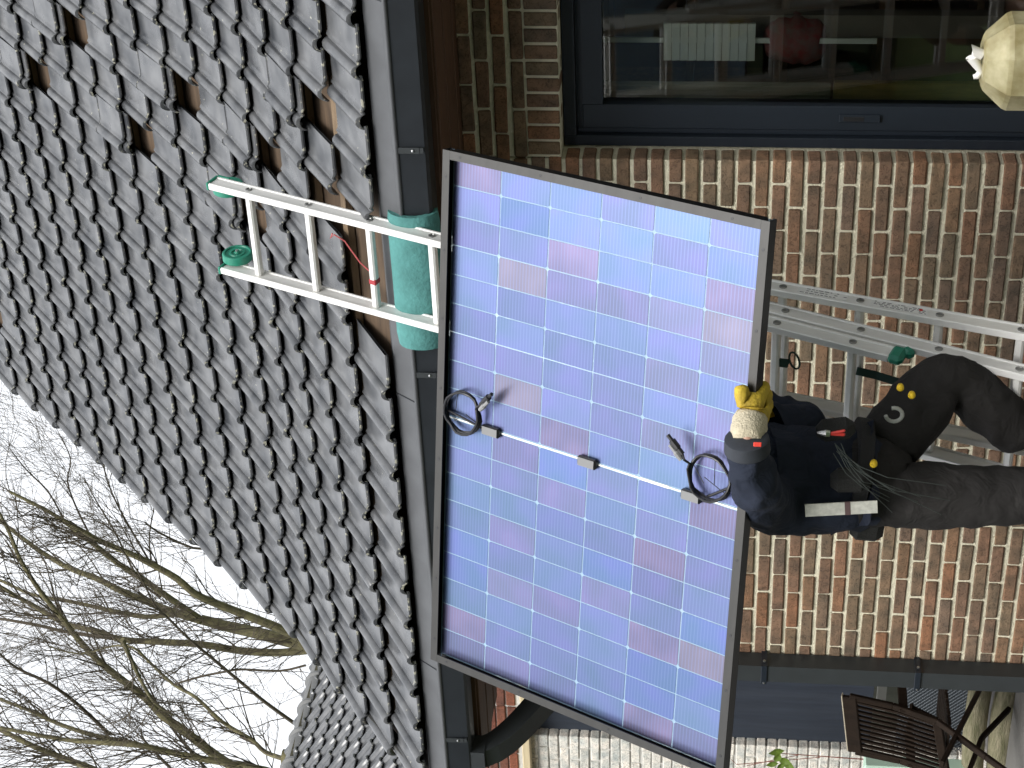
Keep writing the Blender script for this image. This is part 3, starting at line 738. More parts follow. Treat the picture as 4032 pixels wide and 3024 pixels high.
# ------------------------------------------------------------------ the person on the ladder
M_skin = mat('skin', (.42, .25, .18), .55)
M_hair = mat('dark_hair', (.03, .02, .015), .6)
def cloth_mat(name, col, vr=.35):
    m = mat(name, col, .85, spec=.25, var=vr, scale=7, bump=.6, bscale=11); b = [x for x in m.node_tree.nodes if x.type == 'BUMP'][0]; b.inputs['Distance'].default_value = .03
    t = [x for x in m.node_tree.nodes if x.type == 'TEX_NOISE'][-1]; t.inputs['Distortion'].default_value = .9; t.inputs['Detail'].default_value = 3; return m
M_jacket = cloth_mat('navy_jacket', (.020, .026, .044)); M_trouser = cloth_mat('black_trousers', (.028, .026, .025)); M_boot = mat('work_boot', (.03, .022, .015), .6)
M_cuff = mat('cream_knit', (.62, .55, .40), .9, var=.25, scale=30, bump=.6, bscale=160); M_glove = mat('yellow_leather_glove', (.62, .45, .03), .7, var=.45, scale=22, bump=.5, bscale=90, col2=(.30, .20, .02))
def skinned(name, joints, edges, mat_, parent, root=0, sub_=2, fold=0.0, fscale=9.0, seed=0, keep=True):
    me = bpy.data.meshes.new(name); org = wloc(parent)
    me.from_pydata([Vector(j[0]) for j in joints], edges, []); me.update()
    o = bpy.data.objects.new(name, me); C.objects.link(o)
    sk = o.modifiers.new('skin', 'SKIN'); ss = o.modifiers.new('sub', 'SUBSURF'); ss.levels = ss.render_levels = sub_
    for i, j in enumerate(joints):
        r = j[1]; sv = me.skin_vertices[0].data[i]; sv.radius = r if hasattr(r, '__len__') else (r, r); sv.use_root = (i == root)
    dg = bpy.context.evaluated_depsgraph_get(); dg.update()
    ev = o.evaluated_get(dg); nm = bpy.data.meshes.new_from_object(ev)
    bpy.data.objects.remove(o); bpy.data.meshes.remove(me)
    if fold:
        for v in nm.vertices:
            p = v.co*fscale+Vector((seed, 0, 0)); q = Vector((p.x, p.y, p.z*1.9))
            d = 1-abs(noise.noise(q))*2.2; d2 = noise.noise(v.co*fscale*2.3)
            v.co += v.normal*fold*(d*.8+d2*.5)
    for v in nm.vertices: v.co -= org
    nm.materials.clear(); nm.materials.append(mat_); nm.polygons.foreach_set('use_smooth', [True]*len(nm.polygons)); nm.name = name
    o = bpy.data.objects.new(name, nm); C.objects.link(o); o.parent = parent; WL[o.name] = org
    return o
J = {}
J['pelvis'] = at(3400, 1880, Y=-1.62); J['waist'] = at(3290, 1880, Y=-1.65); J['chest'] = at(3060, 1880, Y=-1.62)
J['neck'] = J['chest']+Vector((.02, .10, .24)); J['head'] = J['neck']+Vector((.05, .08, .13)); J['crown'] = J['head']+Vector((.02, .01, .12))
J['shR'] = at(2990, 1985, Y=-1.80); J['elR'] = at(2958, 1905, Y=-2.01); J['wrR'] = at(2942, 1740, Y=-2.03); J['haR'] = at(2948, 1700, Y=-2.02)
J['shL'] = at(2960, 1760, Y=-1.50); J['elL'] = at(3190, 1690, Y=-1.44); J['wrL'] = J['elL']+Vector((.02, .12, .22)); J['haL'] = J['wrL']+Vector((.02, .04, .09))
J['hipL'] = at(3470, 1800, Y=-1.55); J['knL'] = at(3715, 1495, Y=-1.38); J['anL'] = at(4075, 1745, Y=-1.40); J['toL'] = J['anL']+Vector((.06, .13, -.09))
J['hipR'] = at(3490, 1950, Y=-1.66); J['knR'] = at(3890, 1955, Y=-1.66); J['anR'] = J['knR']+Vector((.05, .02, -.46)); J['toR'] = J['anR']+Vector((.05, .14, -.08))
base_p = Vector((J['anR'].x, J['anR'].y, J['anR'].z-.1))
names = ['pelvis', 'waist', 'chest', 'neck', 'head', 'crown', 'shR', 'elR', 'wrR', 'haR', 'shL', 'elL', 'wrL', 'haL', 'hipL', 'knL', 'anL', 'toL', 'hipR', 'knR', 'anR', 'toR']
rad = [.10, .10, .10, .055, .088, .05, .05, .035, .022, .014, .05, .035, .032, .04, .085, .058, .042, .032, .085, .058, .042, .032]
ed = [(0, 1), (1, 2), (2, 3), (3, 4), (4, 5), (2, 6), (6, 7), (7, 8), (8, 9), (2, 10), (10, 11), (11, 12), (12, 13), (0, 14), (14, 15), (15, 16), (16, 17), (0, 18), (18, 19), (19, 20), (20, 21)]
PER = skinned('person', [(J[n_], r) for n_, r in zip(names, rad)], ed, M_skin, None)
tag(PER, 'person in dark workwear climbing the ladder, one knee raised, yellow glove on panel edge', 'person')
PER_O = PER
# face and hair (behind the panel)
hd = J['head']; fk = MB()
fk.lathe([(.002, .0), (.018, .004), (.012, .03), (.004, .042)], hd+Vector((.075, .045, -.015)), (.85, .5, -.2), 10); part('nose', fk, M_skin, PER, True)
ey = MB()
for s_ in (-1, 1): ey.lathe([(.001, -.010), (.008, -.006), (.010, 0), (.008, .006), (.001, .010)], hd+Vector((.070-.02*s_, .045+.03*s_, .015)), (.85, .5, 0), 10)
part('eyes', ey, mat('eye', (.5, .5, .48), .2), PER, True)
mo = MB(); mo.box(hd+Vector((.074, .044, -.05)), (.012, .04, .008), Matrix.Rotation(R(30), 3, 'Z'), .003); part('mouth', mo, mat('lip', (.3, .12, .1), .5), PER)
ea = MB()
for s_ in (-1, 1): ea.lathe([(.002, 0), (.02, .002), (.022, .008), (.012, .012)], hd+Vector((-.045*s_-.0, .075*s_, 0)), (-.5*s_, .85*s_, 0), 12)
part('ears', ea, M_skin, PER, True)
skinned('hair', [(hd+Vector((-.03, -.015, .035)), .095), (hd+Vector((-.0, .0, .085)), .075), (hd+Vector((-.05, -.03, -.03)), .07)], [(0, 1), (0, 2)], M_hair, PER)
# jacket
jk = [(J['pelvis']+Vector((-.006, 0, .045)), (.152, .165)), (at(3230, 1875, Y=-1.64), (.158, .155)), (at(3080, 1880, Y=-1.66), (.165, .150)), (J['chest']+Vector((0, .05, .12)), (.15, .13)), (J['neck']-Vector((0, 0, .04)), .08),
      (at(3000, 1985, Y=-1.80), .092), (at(2990, 1950, Y=-1.95), .070), (at(2968, 1880, Y=-2.03), .060), (at(2945, 1775, Y=-2.03), .053), (at(2943, 1735, Y=-2.03), .050),
      (J['shL'], .10), (at(3080, 1700, Y=-1.50), .098), (at(3195, 1690, Y=-1.46), .082), (J['elL']+Vector((.01, .07, .11)), .06), (J['wrL'], .05)]
skinned('jacket', jk, [(0, 1), (1, 2), (2, 3), (3, 4), (2, 5), (5, 6), (6, 7), (7, 8), (8, 9), (3, 10), (10, 11), (11, 12), (12, 13), (13, 14)], M_jacket, PER, 1, 3, .016, 8, 3)
# trousers
tr = [(J['pelvis']+Vector((0, 0, .03)), (.145, .15)), (J['pelvis']-Vector((0, 0, .06)), (.15, .15)),
      (J['hipL']+Vector((.01, 0, .02)), .118), (at(3590, 1640, Y=-1.46), .112), (at(3700, 1505, Y=-1.385), .094), (at(3755, 1490, Y=-1.37), .090), (at(3880, 1585, Y=-1.38), .092), (at(4000, 1690, Y=-1.39), .080), (J['anL']+Vector((0, 0, .03)), .075),
      (J['hipR'], .118), (at(3650, 1950, Y=-1.66), .108), (J['knR'], .092), (J['knR']-Vector((-.02, 0, .2)), .082), (J['anR']+Vector((0, 0, .04)), .075)]
skinned('trousers', tr, [(0, 1), (1, 2), (2, 3), (3, 4), (4, 5), (5, 6), (6, 7), (7, 8), (1, 9), (9, 10), (10, 11), (11, 12), (12, 13)], M_trouser, PER, 0, 3, .010, 7, 9)
for an, to in (('anL', 'toL'), ('anR', 'toR')):
    a, t = J[an], J[to]; skinned('boot', [(a+Vector((0, 0, .03)), .055), (a-Vector((0, .03, .06)), .05), (a.lerp(t, .6)-Vector((0, 0, .02)), .048), (t+Vector((.01, .03, 0)), .04)], [(0, 1), (1, 2), (2, 3)], M_boot, PER)
# glove gripping the lower frame member: palm, thumb on our side, four fingers behind
eu, ev = uv_at(2966, 1545, .02)
def gp_(px, py, dw): # point near the frame edge at a distance dw in front of the panel back
    u, v = uv_at(px, py, dw); return pp(u, v, dw)
palm = gp_(2962, 1608, .036)
gl = [(gp_(2950, 1690, .05), (.046, .040)), (gp_(2958, 1630, .040), (.050, .036)), (gp_(2964, 1585, .030), (.042, .030)),
      (gp_(2930, 1580, .054), .025), (gp_(2919, 1543, .056), .0225), (gp_(2918, 1514, .050), .018),
      (gp_(2990, 1562, .004), .024), (gp_(3004, 1534, -.016), .022), (gp_(3008, 1508, -.040), .018),
      (gp_(3004, 1585, -.002), .023), (gp_(3019, 1560, -.026), .0215), (gp_(3018, 1540, -.052), .015),
      (gp_(3008, 1612, -.004), .023), (gp_(3022, 1592, -.030), .021), (gp_(3020, 1575, -.054), .015),
      (gp_(3006, 1640, -.004), .018), (gp_(3021, 1625, -.028), .016), (gp_(3016, 1612, -.048), .013)]
skinned('glove', gl, [(0, 1), (1, 2), (2, 3), (3, 4), (4, 5), (2, 6), (6, 7), (7, 8), (1, 9), (9, 10), (10, 11), (1, 12), (12, 13), (13, 14), (1, 15), (15, 16), (16, 17)], M_glove, PER, 1, 2, .0022, 40, 1)
cf = MB(); a, b = gp_(2955, 1645, .045), at(2942, 1742, Y=-2.03); n_ = 9
cf.tube([a.lerp(b, i/(n_-1)) for i in range(n_)], [.044, .049, .050, .049, .051, .049, .048, .045, .042], 20, True); 
for i, p in enumerate(cf.v): p += Vector((noise.noise(p*60), noise.noise(p*60+Vector((5, 0, 0))), noise.noise(p*60+Vector((0, 7, 0)))))*.004
part('glove_cuff', cf, M_cuff, PER, 'all')
cf = MB(); a, b = at(2940, 1722, Y=-2.03), at(2943, 1778, Y=-2.03); cf.tube([a, a.lerp(b, .1), a.lerp(b, .9), b], [.052, .061, .064, .060], 20); part('jacket_cuff', cf, mat('navy_cuff', (.03, .035, .045), .8, var=.3, scale=20), PER, True)
cf = MB(); cf.box(at(2983, 1750, Y=-2.085), (.014, .006, .022), None, .002); part('red_tab', cf, mat('red_tab', (.75, .06, .04), .6), PER)
# other glove
hl = J['wrL']; skinned('glove', [(hl, .035), (hl+Vector((.01, .02, .05)), .038), (hl+Vector((.02, .05, .09)), .03), (hl+Vector((.05, .03, .08)), .018), (hl+Vector((.0, .09, .12)), .017), (hl+Vector((.03, .09, .12)), .017), (hl+Vector((-.03, .08, .11)), .016), (hl+Vector((-.05, .06, .09)), .015)], [(0, 1), (1, 2), (1, 3), (2, 4), (2, 5), (2, 6), (1, 7)], M_glove, PER, 1)
# tool belt, pouch, reflective strip, dangling cords
bl = MB(); bc = at(3375, 1850, Y=-1.62); bl.lathe([(.150, -.022), (.158, -.02), (.158, .02), (.150, .022)], bc, (.15, .0, 1), 30)
part('tool_belt', bl, mat('black_webbing', (.012, .012, .013), .75, bump=.3, bscale=200), PER, True)
for (px, py, dx, dz, dy) in [(3290, 1690, .075, .11, -1.785), (3345, 1890, .085, .11, -1.80), (3415, 2075, .10, .10, -1.70)]:
    k = MB(); k.box(at(px, py, Y=dy), (dx, .05, dz), Matrix.Rotation(rc.uniform(-.3, .3), 3, 'Y'), .022); part('tool_pouch', k, mat('pouch_black', (.014, .014, .013), .8, var=.3, scale=30, bump=.4, bscale=150), PER)
cdm = mat('grey_cord', (.05, .06, .055), .7)
for i in range(9):
    a = at(3300+rc.uniform(-20, 20), 1760+rc.uniform(-15, 30), Y=-1.845); e = at(3560+rc.uniform(-70, 190), 1880+rc.uniform(-40, 150), Y=-1.80)
    m_ = a.lerp(e, .5)+Vector((rc.uniform(-.02, .02), -.05, rc.uniform(-.01, .02))); k = MB(); k.tube([a, a.lerp(m_, .5)+Vector((0, -.015, .006)), m_, m_.lerp(e, .5)+Vector((0, .0, .0)), e], .0013, 5); part('hanging_cord', k, cdm, PER)
st = MB(); a, b = at(3170, 2010, Y=-1.850), at(3455, 1995, Y=-1.845); st.bar(a, b, .044, .003, (0, -1, 0)); STRIP = part('reflective_strip', st, mat('reflective_cloth', (.60, .60, .54), .45, var=.3, scale=60), PER)
k = MB(); mid_ = a.lerp(b, .55); k.bar(mid_, mid_+(b-a).normalized()*.016, .0455, .0045, (0, -1, 0)); part('strip_seam', k, mat('dark_red_cloth', (.10, .06, .06), .8), PER)
for i in range(14):
    k = None
for (px, py, Y) in [(3545, 1525, -1.60), (3590, 1555, -1.60), (3440, 1825, -1.80)]:
    k = MB(); c = at(px, py, Y=Y); k.lathe([(.002, -.010), (.010, -.008), (.011, .006), (.006, .012), (.001, .013)], c, (0.2, -1, .1), 12); part('yellow_clip', k, M_yellow, PER, True)
k = MB(); c = at(3520, 1630, Y=-1.625); k.tube([c+Vector((.024*math.cos(t), -.004, .024*math.sin(t))) for t in [R(100+i*20) for i in range(15)]], .006, 8); part('pocket_ring', k, mat('grey_ring', (.35, .36, .33), .5), PER, True)
# pliers tucked in the belt
k = MB(); a, b = at(3268, 1707, Y=-1.86), at(3328, 1711, Y=-1.86); nx = (b-a).normalized()
PLI = empty('pliers', tuple(a), 'small pliers with red handles tucked in the tool belt', 'pliers')
k.bar(a, b, .010, .010, (0, -1, 0), .003); part('handle', k, M_red, PLI); k = MB(); k.bar(a, b+Vector((.014, 0, 0)), .008, .008, (0, -1, 0), .003); part('handle', k, M_red, PLI)
k = MB(); k.tube([a, a-nx*.012, a-nx*.03, a-nx*.036], [.009, .010, .005, .002], 8); part('jaw', k, M_steel, PLI)

# ------------------------------------------------------------------ neighbouring house: tiled wing beyond the verge
WS, WX, WY, WZ = .721, -11.601, 6.429, 3.586+1.55
NEI = empty('neighbouring_house', (-11.8, 4, 0), 'low dark tiled house roof beyond the left verge, with ridge caps', 'house')
wt = Vector((-math.cos(WS), 0, math.sin(WS)))        # up the slope
wn = Vector((math.sin(WS), 0, math.cos(WS)))
PLW = .225
k = MB(); top = Vector((WX, 0, WZ))+wt*.16; low = Vector((WX, 0, WZ))-wt*2.6
k.add([(top.x, -2.5, top.z-.05), (top.x, 9.5, top.z-.05), (low.x, 9.5, low.z-.05), (low.x, -2.5, low.z-.05)], [(0, 1, 2, 3)])
b2 = top+(top-low)*Vector((-1, 0, 1)); k.add([(top.x, -2.5, top.z-.05), (top.x, 9.5, top.z-.05), (2*top.x-low.x, 9.5, low.z-.05), (2*top.x-low.x, -2.5, low.z-.05)], [(0, 1, 2, 3)])
NROOF = part('roof', k, M_felt, NEI)
restN = MB(); nn_ = 0
for c in range(0, 11):
    for r in range(-10, 24):
        pos = Vector((WX, WY-r*.181, WZ))-wt*(c*PLW)
        # roll on the side away from the picture's left; tile x axis runs along -y
        B = Matrix((Vector((0, 1, 0)), wt, wn)).transposed().to_4x4()
        m_ = Matrix.Translation(pos+Vector((0, rt.uniform(-.002, .002), 0))) @ B @ Matrix.Rotation(rt.uniform(-.008, .008), 4, 'Z') @ Matrix.Rotation(rt.uniform(-.004, .006), 4, 'X')
        x_, y_ = pix(pos)
        s = rt.randrange(5)
        if 1000 < x_ < 1800 and 2380 < y_ < 3100 and nn_ < 300: inst('roof_tile', TM[s], NROOF, m_); nn_ += 1
        else: restN.add([m_ @ p for p in TV[s].v], TV[s].f)
o = part('roof_tile_field', restN, M_tile, NROOF, True); o['kind'] = 'stuff'
M_mortar_d = mat('mossy_bedding', (.10, .09, .055), .95, var=.6, scale=20, bump=.8, bscale=60)
rp = Vector((WX, 0, WZ))+wt*.10
k = MB(); k.box((rp.x-.02, 3.5, rp.z-.03), (.20, 12, .10)); part('ridge_bedding', k, M_mortar_d, NROOF)
for i in range(30):
    y0 = 9.2-i*.36; k = MB(); vs_ = []; fs_ = []
    for j, (yy, rr_) in enumerate([(0, .140), (-.035, .150), (-.05, .128), (-.37, .112)]):
        for a_ in range(11):
            t = math.pi*(a_/10)*1.0; vs_.append(Vector((rp.x-.03+rr_*math.cos(t)*1.0, y0+yy, rp.z-.035+rr_*math.sin(t)*.95)))
    for j in range(3):
        for a_ in range(10): fs_.append((j*11+a_, j*11+a_+1, (j+1)*11+a_+1, (j+1)*11+a_))
    k.add(vs_, fs_); part('ridge_cap', k, mat('ridge_grey', (.14, .142, .14), .6, var=.3, scale=8), NROOF, True)
k = MB(); k.box((-12, 3.5, 1.9), (3.3, 11.5, 3.8)); part('wall', k, M_rbrick, NEI)

# ------------------------------------------------------------------ white painted outbuilding at the back of the side yard
YB = 2.0
OUT = empty('white_outbuilding', (-8.6, YB, 0), 'white painted brick outbuilding with a hanging dark blue screen', 'outbuilding')
xe = at(3150, 2944, Y=YB).x; zc = at(2075, 2900, Y=YB).z
k = MB(); k.box(((-11.6+xe)/2-.004, YB+.107, zc/2), (xe+11.6-.008, .20, zc)); k.box((-8.6, YB+.11, zc+.30), (6.0, .2, .60)); OW = part('wall', k, M_mortar_w, OUT)
wb = [brick_mesh(.185, .052, .09, s+50) for s in range(5)]; wbm = [mk(b, 'brick', M_wbrick) for b in wb]
rbm = [mk(b, 'brick', M_rbrick) for b in wb]
restW = MB(); 
for kz in range(0, 52):
    z = .035+kz*.0615
    x = xe-.0925 - (0 if kz % 2 else .097)
    if z > zc-.03 and z < zc+.05: continue
    red = z > zc
    if red: x = -6.0
    if not red and kz % 2 == 0:
        hb_ = brick_mesh(.090, .052, .09, kz+90); inst('brick', mk(hb_, 'brick', M_wbrick), OW, Matrix.Translation((xe-.045, YB+.044, z)))
    while x > -11.4:
        s = rt.randrange(5); m_ = Matrix.Translation((x+rt.uniform(-.003, .003), YB+.044+rt.uniform(-.004, .004), z+rt.uniform(-.002, .002)))
        x_, y_ = pix((x, YB, z))
        if 1900 < x_ < 4100 and 2640 < y_ < 3080: inst('brick', rbm[s] if red else wbm[s], OW, m_)
        else: restW.add([m_ @ p for p in wb[s].v], wb[s].f)
        x -= .194
if restW.v: o = part('brick_field', restW, M_wbrick, OW); o['kind'] = 'stuff'
k = MB(); k.box((-9.0, YB-.03, zc), (4.6, .06, .05), None, .006); part('cream_batten', k, mat('cream_wood', (.62, .52, .33), .7, var=.25, scale=5, stretch=(.6, 10, 10)), OUT)
# dark blue sheet hung in the opening, lower edge well above the yard
zb = at(3442, 2720, Y=YB+.05).z; k = MB(); vs_ = []; fs_ = []; NXs = 44
for i in range(NXs+1):
    x = xe-.01+(i/NXs)*1.6; yy = YB+.06+.006*math.sin(i*1.9)+.004*math.sin(i*.7)
    vs_ += [Vector((x, yy, zc+.02)), Vector((x, yy, zb)), Vector((x, yy+.006, zb)), Vector((x, yy+.006, zc+.02))]
for i in range(NXs):
    for j in range(4): fs_.append((i*4+j, i*4+(j+1) % 4, (i+1)*4+(j+1) % 4, (i+1)*4+j))
k.add(vs_, fs_); part('hanging_screen', k, mat('dark_blue_canvas', (.022, .030, .045), .7, var=.3, scale=6, stretch=(10, 10, .6)), OUT, True)
k = MB(); k.box((xe+.8, YB+.30, zc+.03), (1.7, .5, .05)); part('lintel', k, M_soffit, OUT)

# things seen below the screen
k = MB(); k.box(at(3560, 2745, Y=3.6)+Vector((0, 0, 0)), (1.3, .05, 1.6)); o = k.build('garden_wall', mat('grey_render', (.42, .44, .38), .9, var=.4, scale=5)); tag(o, 'pale mossy rendered wall standing behind the wooden chair', 'wall')
k = MB(); k.box(at(3452, 2600, Y=3.3)+Vector((0, 0, -.05)), (.9, .03, .06)); o = k.build('white_shelf_edge', mat('white_paint', (.8, .8, .78), .5)); tag(o, 'bright white plank just under the dark blue screen', 'plank')
M_log = mat('weathered_log', (.30, .27, .18), .9, var=.55, scale=7, bump=.9, bscale=35, stretch=(1, 6, 6), col2=(.12, .12, .06))
def timber(x0, x1, y, z, r, lab, seed):
    mb = MB(); n = 9; mb.tube([(x0+(x1-x0)*i/n, y+.01*math.sin(seed+i), z+.008*math.sin(seed*2+i*1.3)) for i in range(n+1)], [r*(1+.06*math.sin(seed+i*1.1)) for i in range(n+1)], 12)
    for p in mb.v: p += Vector((0, noise.noise(p*14)*.012, noise.noise(p*14+Vector((3, 0, 0)))*.012))
    o = mb.build('weathered_log', M_log, None, True); tag(o, lab, 'log', 'logs stacked behind the chair')
pz = at(3850, 2800, Y=1.5)
timber(pz.x-1.1, pz.x+.9, 1.52, at(3852, 2800, Y=1.52).z, .062, 'top weathered log behind the wooden chair legs', 1)
timber(pz.x-1.1, pz.x+.9, 1.50, at(3960, 2800, Y=1.5).z, .066, 'lower weathered log lying behind the wooden chair', 4)
# wire mesh panel
ms = MB(); a0 = at(3600, 2560, Y=1.78); b0 = at(3800, 2960, Y=1.78); Wm, Hm = abs(b0.x-a0.x)+.1, abs(a0.z-b0.z)+.05
xm, zm = min(a0.x, b0.x), min(a0.z, b0.z); stp = .026
for sg in (-1, 1):
    for i in range(int((Wm+Hm)/stp)+1):
        x0 = -Hm+i*stp; p0 = (max(x0, 0), max(-x0, 0) if x0 < 0 else 0); L_ = min(Wm-p0[0], Hm-p0[1])
        if L_ <= 0: continue
        q0 = (p0[0], p0[1]); q1 = (p0[0]+L_, p0[1]+L_)
        if sg < 0: q0, q1 = (Wm-q0[0], q0[1]), (Wm-q1[0], q1[1])
        ms.tube([(xm+q0[0], 1.78, zm+q0[1]), (xm+q1[0], 1.78, zm+q1[1])], .0025, 4, False)
WMS = empty('wire_mesh_panel', (xm+Wm/2, 1.78, zm), 'small grey diamond wire mesh panel behind the wooden chair', 'wire mesh')
part('mesh_wires', ms, mat('mesh_wire', (.07, .085, .10), .6), WMS); k = MB(); k.box((xm+Wm/2, 1.82, zm+Hm/2), (Wm, .02, Hm)); part('backing', k, mat('mesh_backing', (.05, .06, .07), .8), WMS)

# ------------------------------------------------------------------ folding wooden chair
M_teak = mat('dark_teak', (.020, .012, .007), .75, spec=.2, var=.45, scale=6, bump=.25, bscale=40, stretch=(5, 5, 1))
M_teak_l = mat('pale_teak_edge', (.45, .40, .30), .75)
CY_ = 1.0
CHR = empty('wooden_folding_chair', tuple(Vector((at(3700, 2870, Y=CY_).x, CY_, 0))), 'dark wooden folding garden chair with slatted back', 'chair')
TLc, TRc = at(3345, 2742, Y=CY_), at(3368, 2958, Y=CY_-.02)       # top rail ends
BLc, BRc = at(3690, 2840, Y=CY_-.10), at(3725, 3055, Y=CY_-.12)   # lower rail ends
k = MB(); k.bar(TLc, TRc, .03, .075, (TLc-BLc), .006); part('top_rail', k, M_teak, CHR)
k = MB(); dv_ = (TLc-BLc).normalized(); k.bar(TLc+dv_*.038, TRc+dv_*.038, .031, .006, dv_, .002); part('rail_edge', k, M_teak_l, CHR)  # paler strip along the top edge of the rail
k = MB(); k.bar(BLc, BRc, .028, .045, dv_, .005); part('lower_rail', k, M_teak, CHR)
for i in range(11):
    t = (i+.8)/11.6; k = MB(); p, q = TLc.lerp(TRc, t)-dv_*.03, BLc.lerp(BRc, t); m_ = p.lerp(q, .5)+Vector((0, .012, .0))
    k.bar(p, m_, .012, .016, (0, -1, 0)); k.bar(m_, q, .012, .016, (0, -1, 0)); part('slat', k, M_teak, CHR)
def curve_bar(name, pts, w_, h_):
    k = MB()
    for a_, b_ in zip(pts[:-1], pts[1:]): k.bar(a_, b_, w_, h_, (0, -1, 0), .004)
    part(name, k, M_teak, CHR)
for (T_, B_) in ((TLc, BLc), (TRc, BRc)):
    dxy = (B_-T_)
    foot = Vector((B_.x+(B_-T_).x*.5, CY_-.55, .05))
    curve_bar('back_leg', [T_, T_.lerp(B_, .5)+Vector((0, .02, 0)), B_, B_.lerp(foot, .5), foot], .034, .024)
    f2 = Vector((B_.x-.02, CY_+.42, .05)); curve_bar('front_leg', [B_+Vector((0, -.30, .0)), B_.lerp(f2, .55), f2], .032, .024)
    curve_bar('arm_rest', [T_.lerp(B_, .62), T_.lerp(B_, .62)+Vector((0.02, .22, .0)), T_.lerp(B_, .62)+Vector((.03, .42, -.03))], .045, .020)
    curve_bar('arm_post', [T_.lerp(B_, .62)+Vector((.03, .40, -.03)), B_+Vector((.02, .36, -.02))], .028, .02)
zs = .43
for i in range(8):
    k = MB(); y = CY_-.08+i*.058; p, q = Vector((BLc.x, y, zs)), Vector((BRc.x, y, zs)); k.bar(p, q, .045, .016, (0, 0, 1), .003); part('seat_slat', k, M_teak, CHR)
k = MB(); k.bar(Vector((BLc.x, CY_-.52, .22)), Vector((BRc.x, CY_-.52, .22)), .03, .02); part('stretcher', k, M_teak, CHR)
k = MB(); c = at(3445, 3005, Y=1.5); k.box((c.x-.05, 1.5, c.z-.25), (.14, .1, .62), None, .01); o = k.build('pale_green_post', mat('pale_green', (.50, .68, .56), .6)); tag(o, 'pale green post at the left of the wooden chair back', 'post')

# leafy shoot in front of the white wall
LEA = empty('leafy_shoot', tuple(at(3150, 3010, Y=1.7)), 'small green leafy shoot with red stems before the white wall', 'plant')
LEA.location.z = 0; WL[LEA.name] = Vector(LEA.location)
k = MB(); b0 = Vector((LEA.location.x, 1.7, 0)); t0 = at(3055, 2965, Y=1.7); k.tube([b0, b0.lerp(t0, .5)+Vector((.02, 0, 0)), t0], [.006, .004, .002], 6)
k.tube([b0.lerp(t0, .8), at(2900, 3010, Y=1.7), at(2880, 2990, Y=1.7)], .0022, 5); k.tube([b0.lerp(t0, .9), at(2940, 3015, Y=1.7)], .0022, 5); part('stem', k, mat('red_stem', (.20, .06, .04), .6), LEA)
M_leaf = mat('young_leaf', (.14, .22, .03), .5, var=.4, scale=20)
for (px, py, s_) in [(3057, 2962, .048), (3062, 2985, .04), (3090, 2998, .045), (3040, 3010, .038), (3105, 3016, .04), (3075, 3018, .035)]:
    c = at(px, py, Y=1.68); k = MB(); a = rc.uniform(0, 6); ux = Vector((math.cos(a), rc.uniform(-.3, .3), math.sin(a))).normalized(); uy = ux.cross(Vector((0, 1, 0))).normalized()
    pts = [c-ux*s_, c+uy*s_*.55-ux*s_*.2, c+uy*s_*.5+ux*s_*.4, c+ux*s_, c-uy*s_*.5+ux*s_*.4, c-uy*s_*.55-ux*s_*.2]; md = c+Vector((0, .008, 0))
    k.add(pts+[md], [(i, (i+1) % 6, 6) for i in range(6)]); part('leaf', k, M_leaf, LEA)

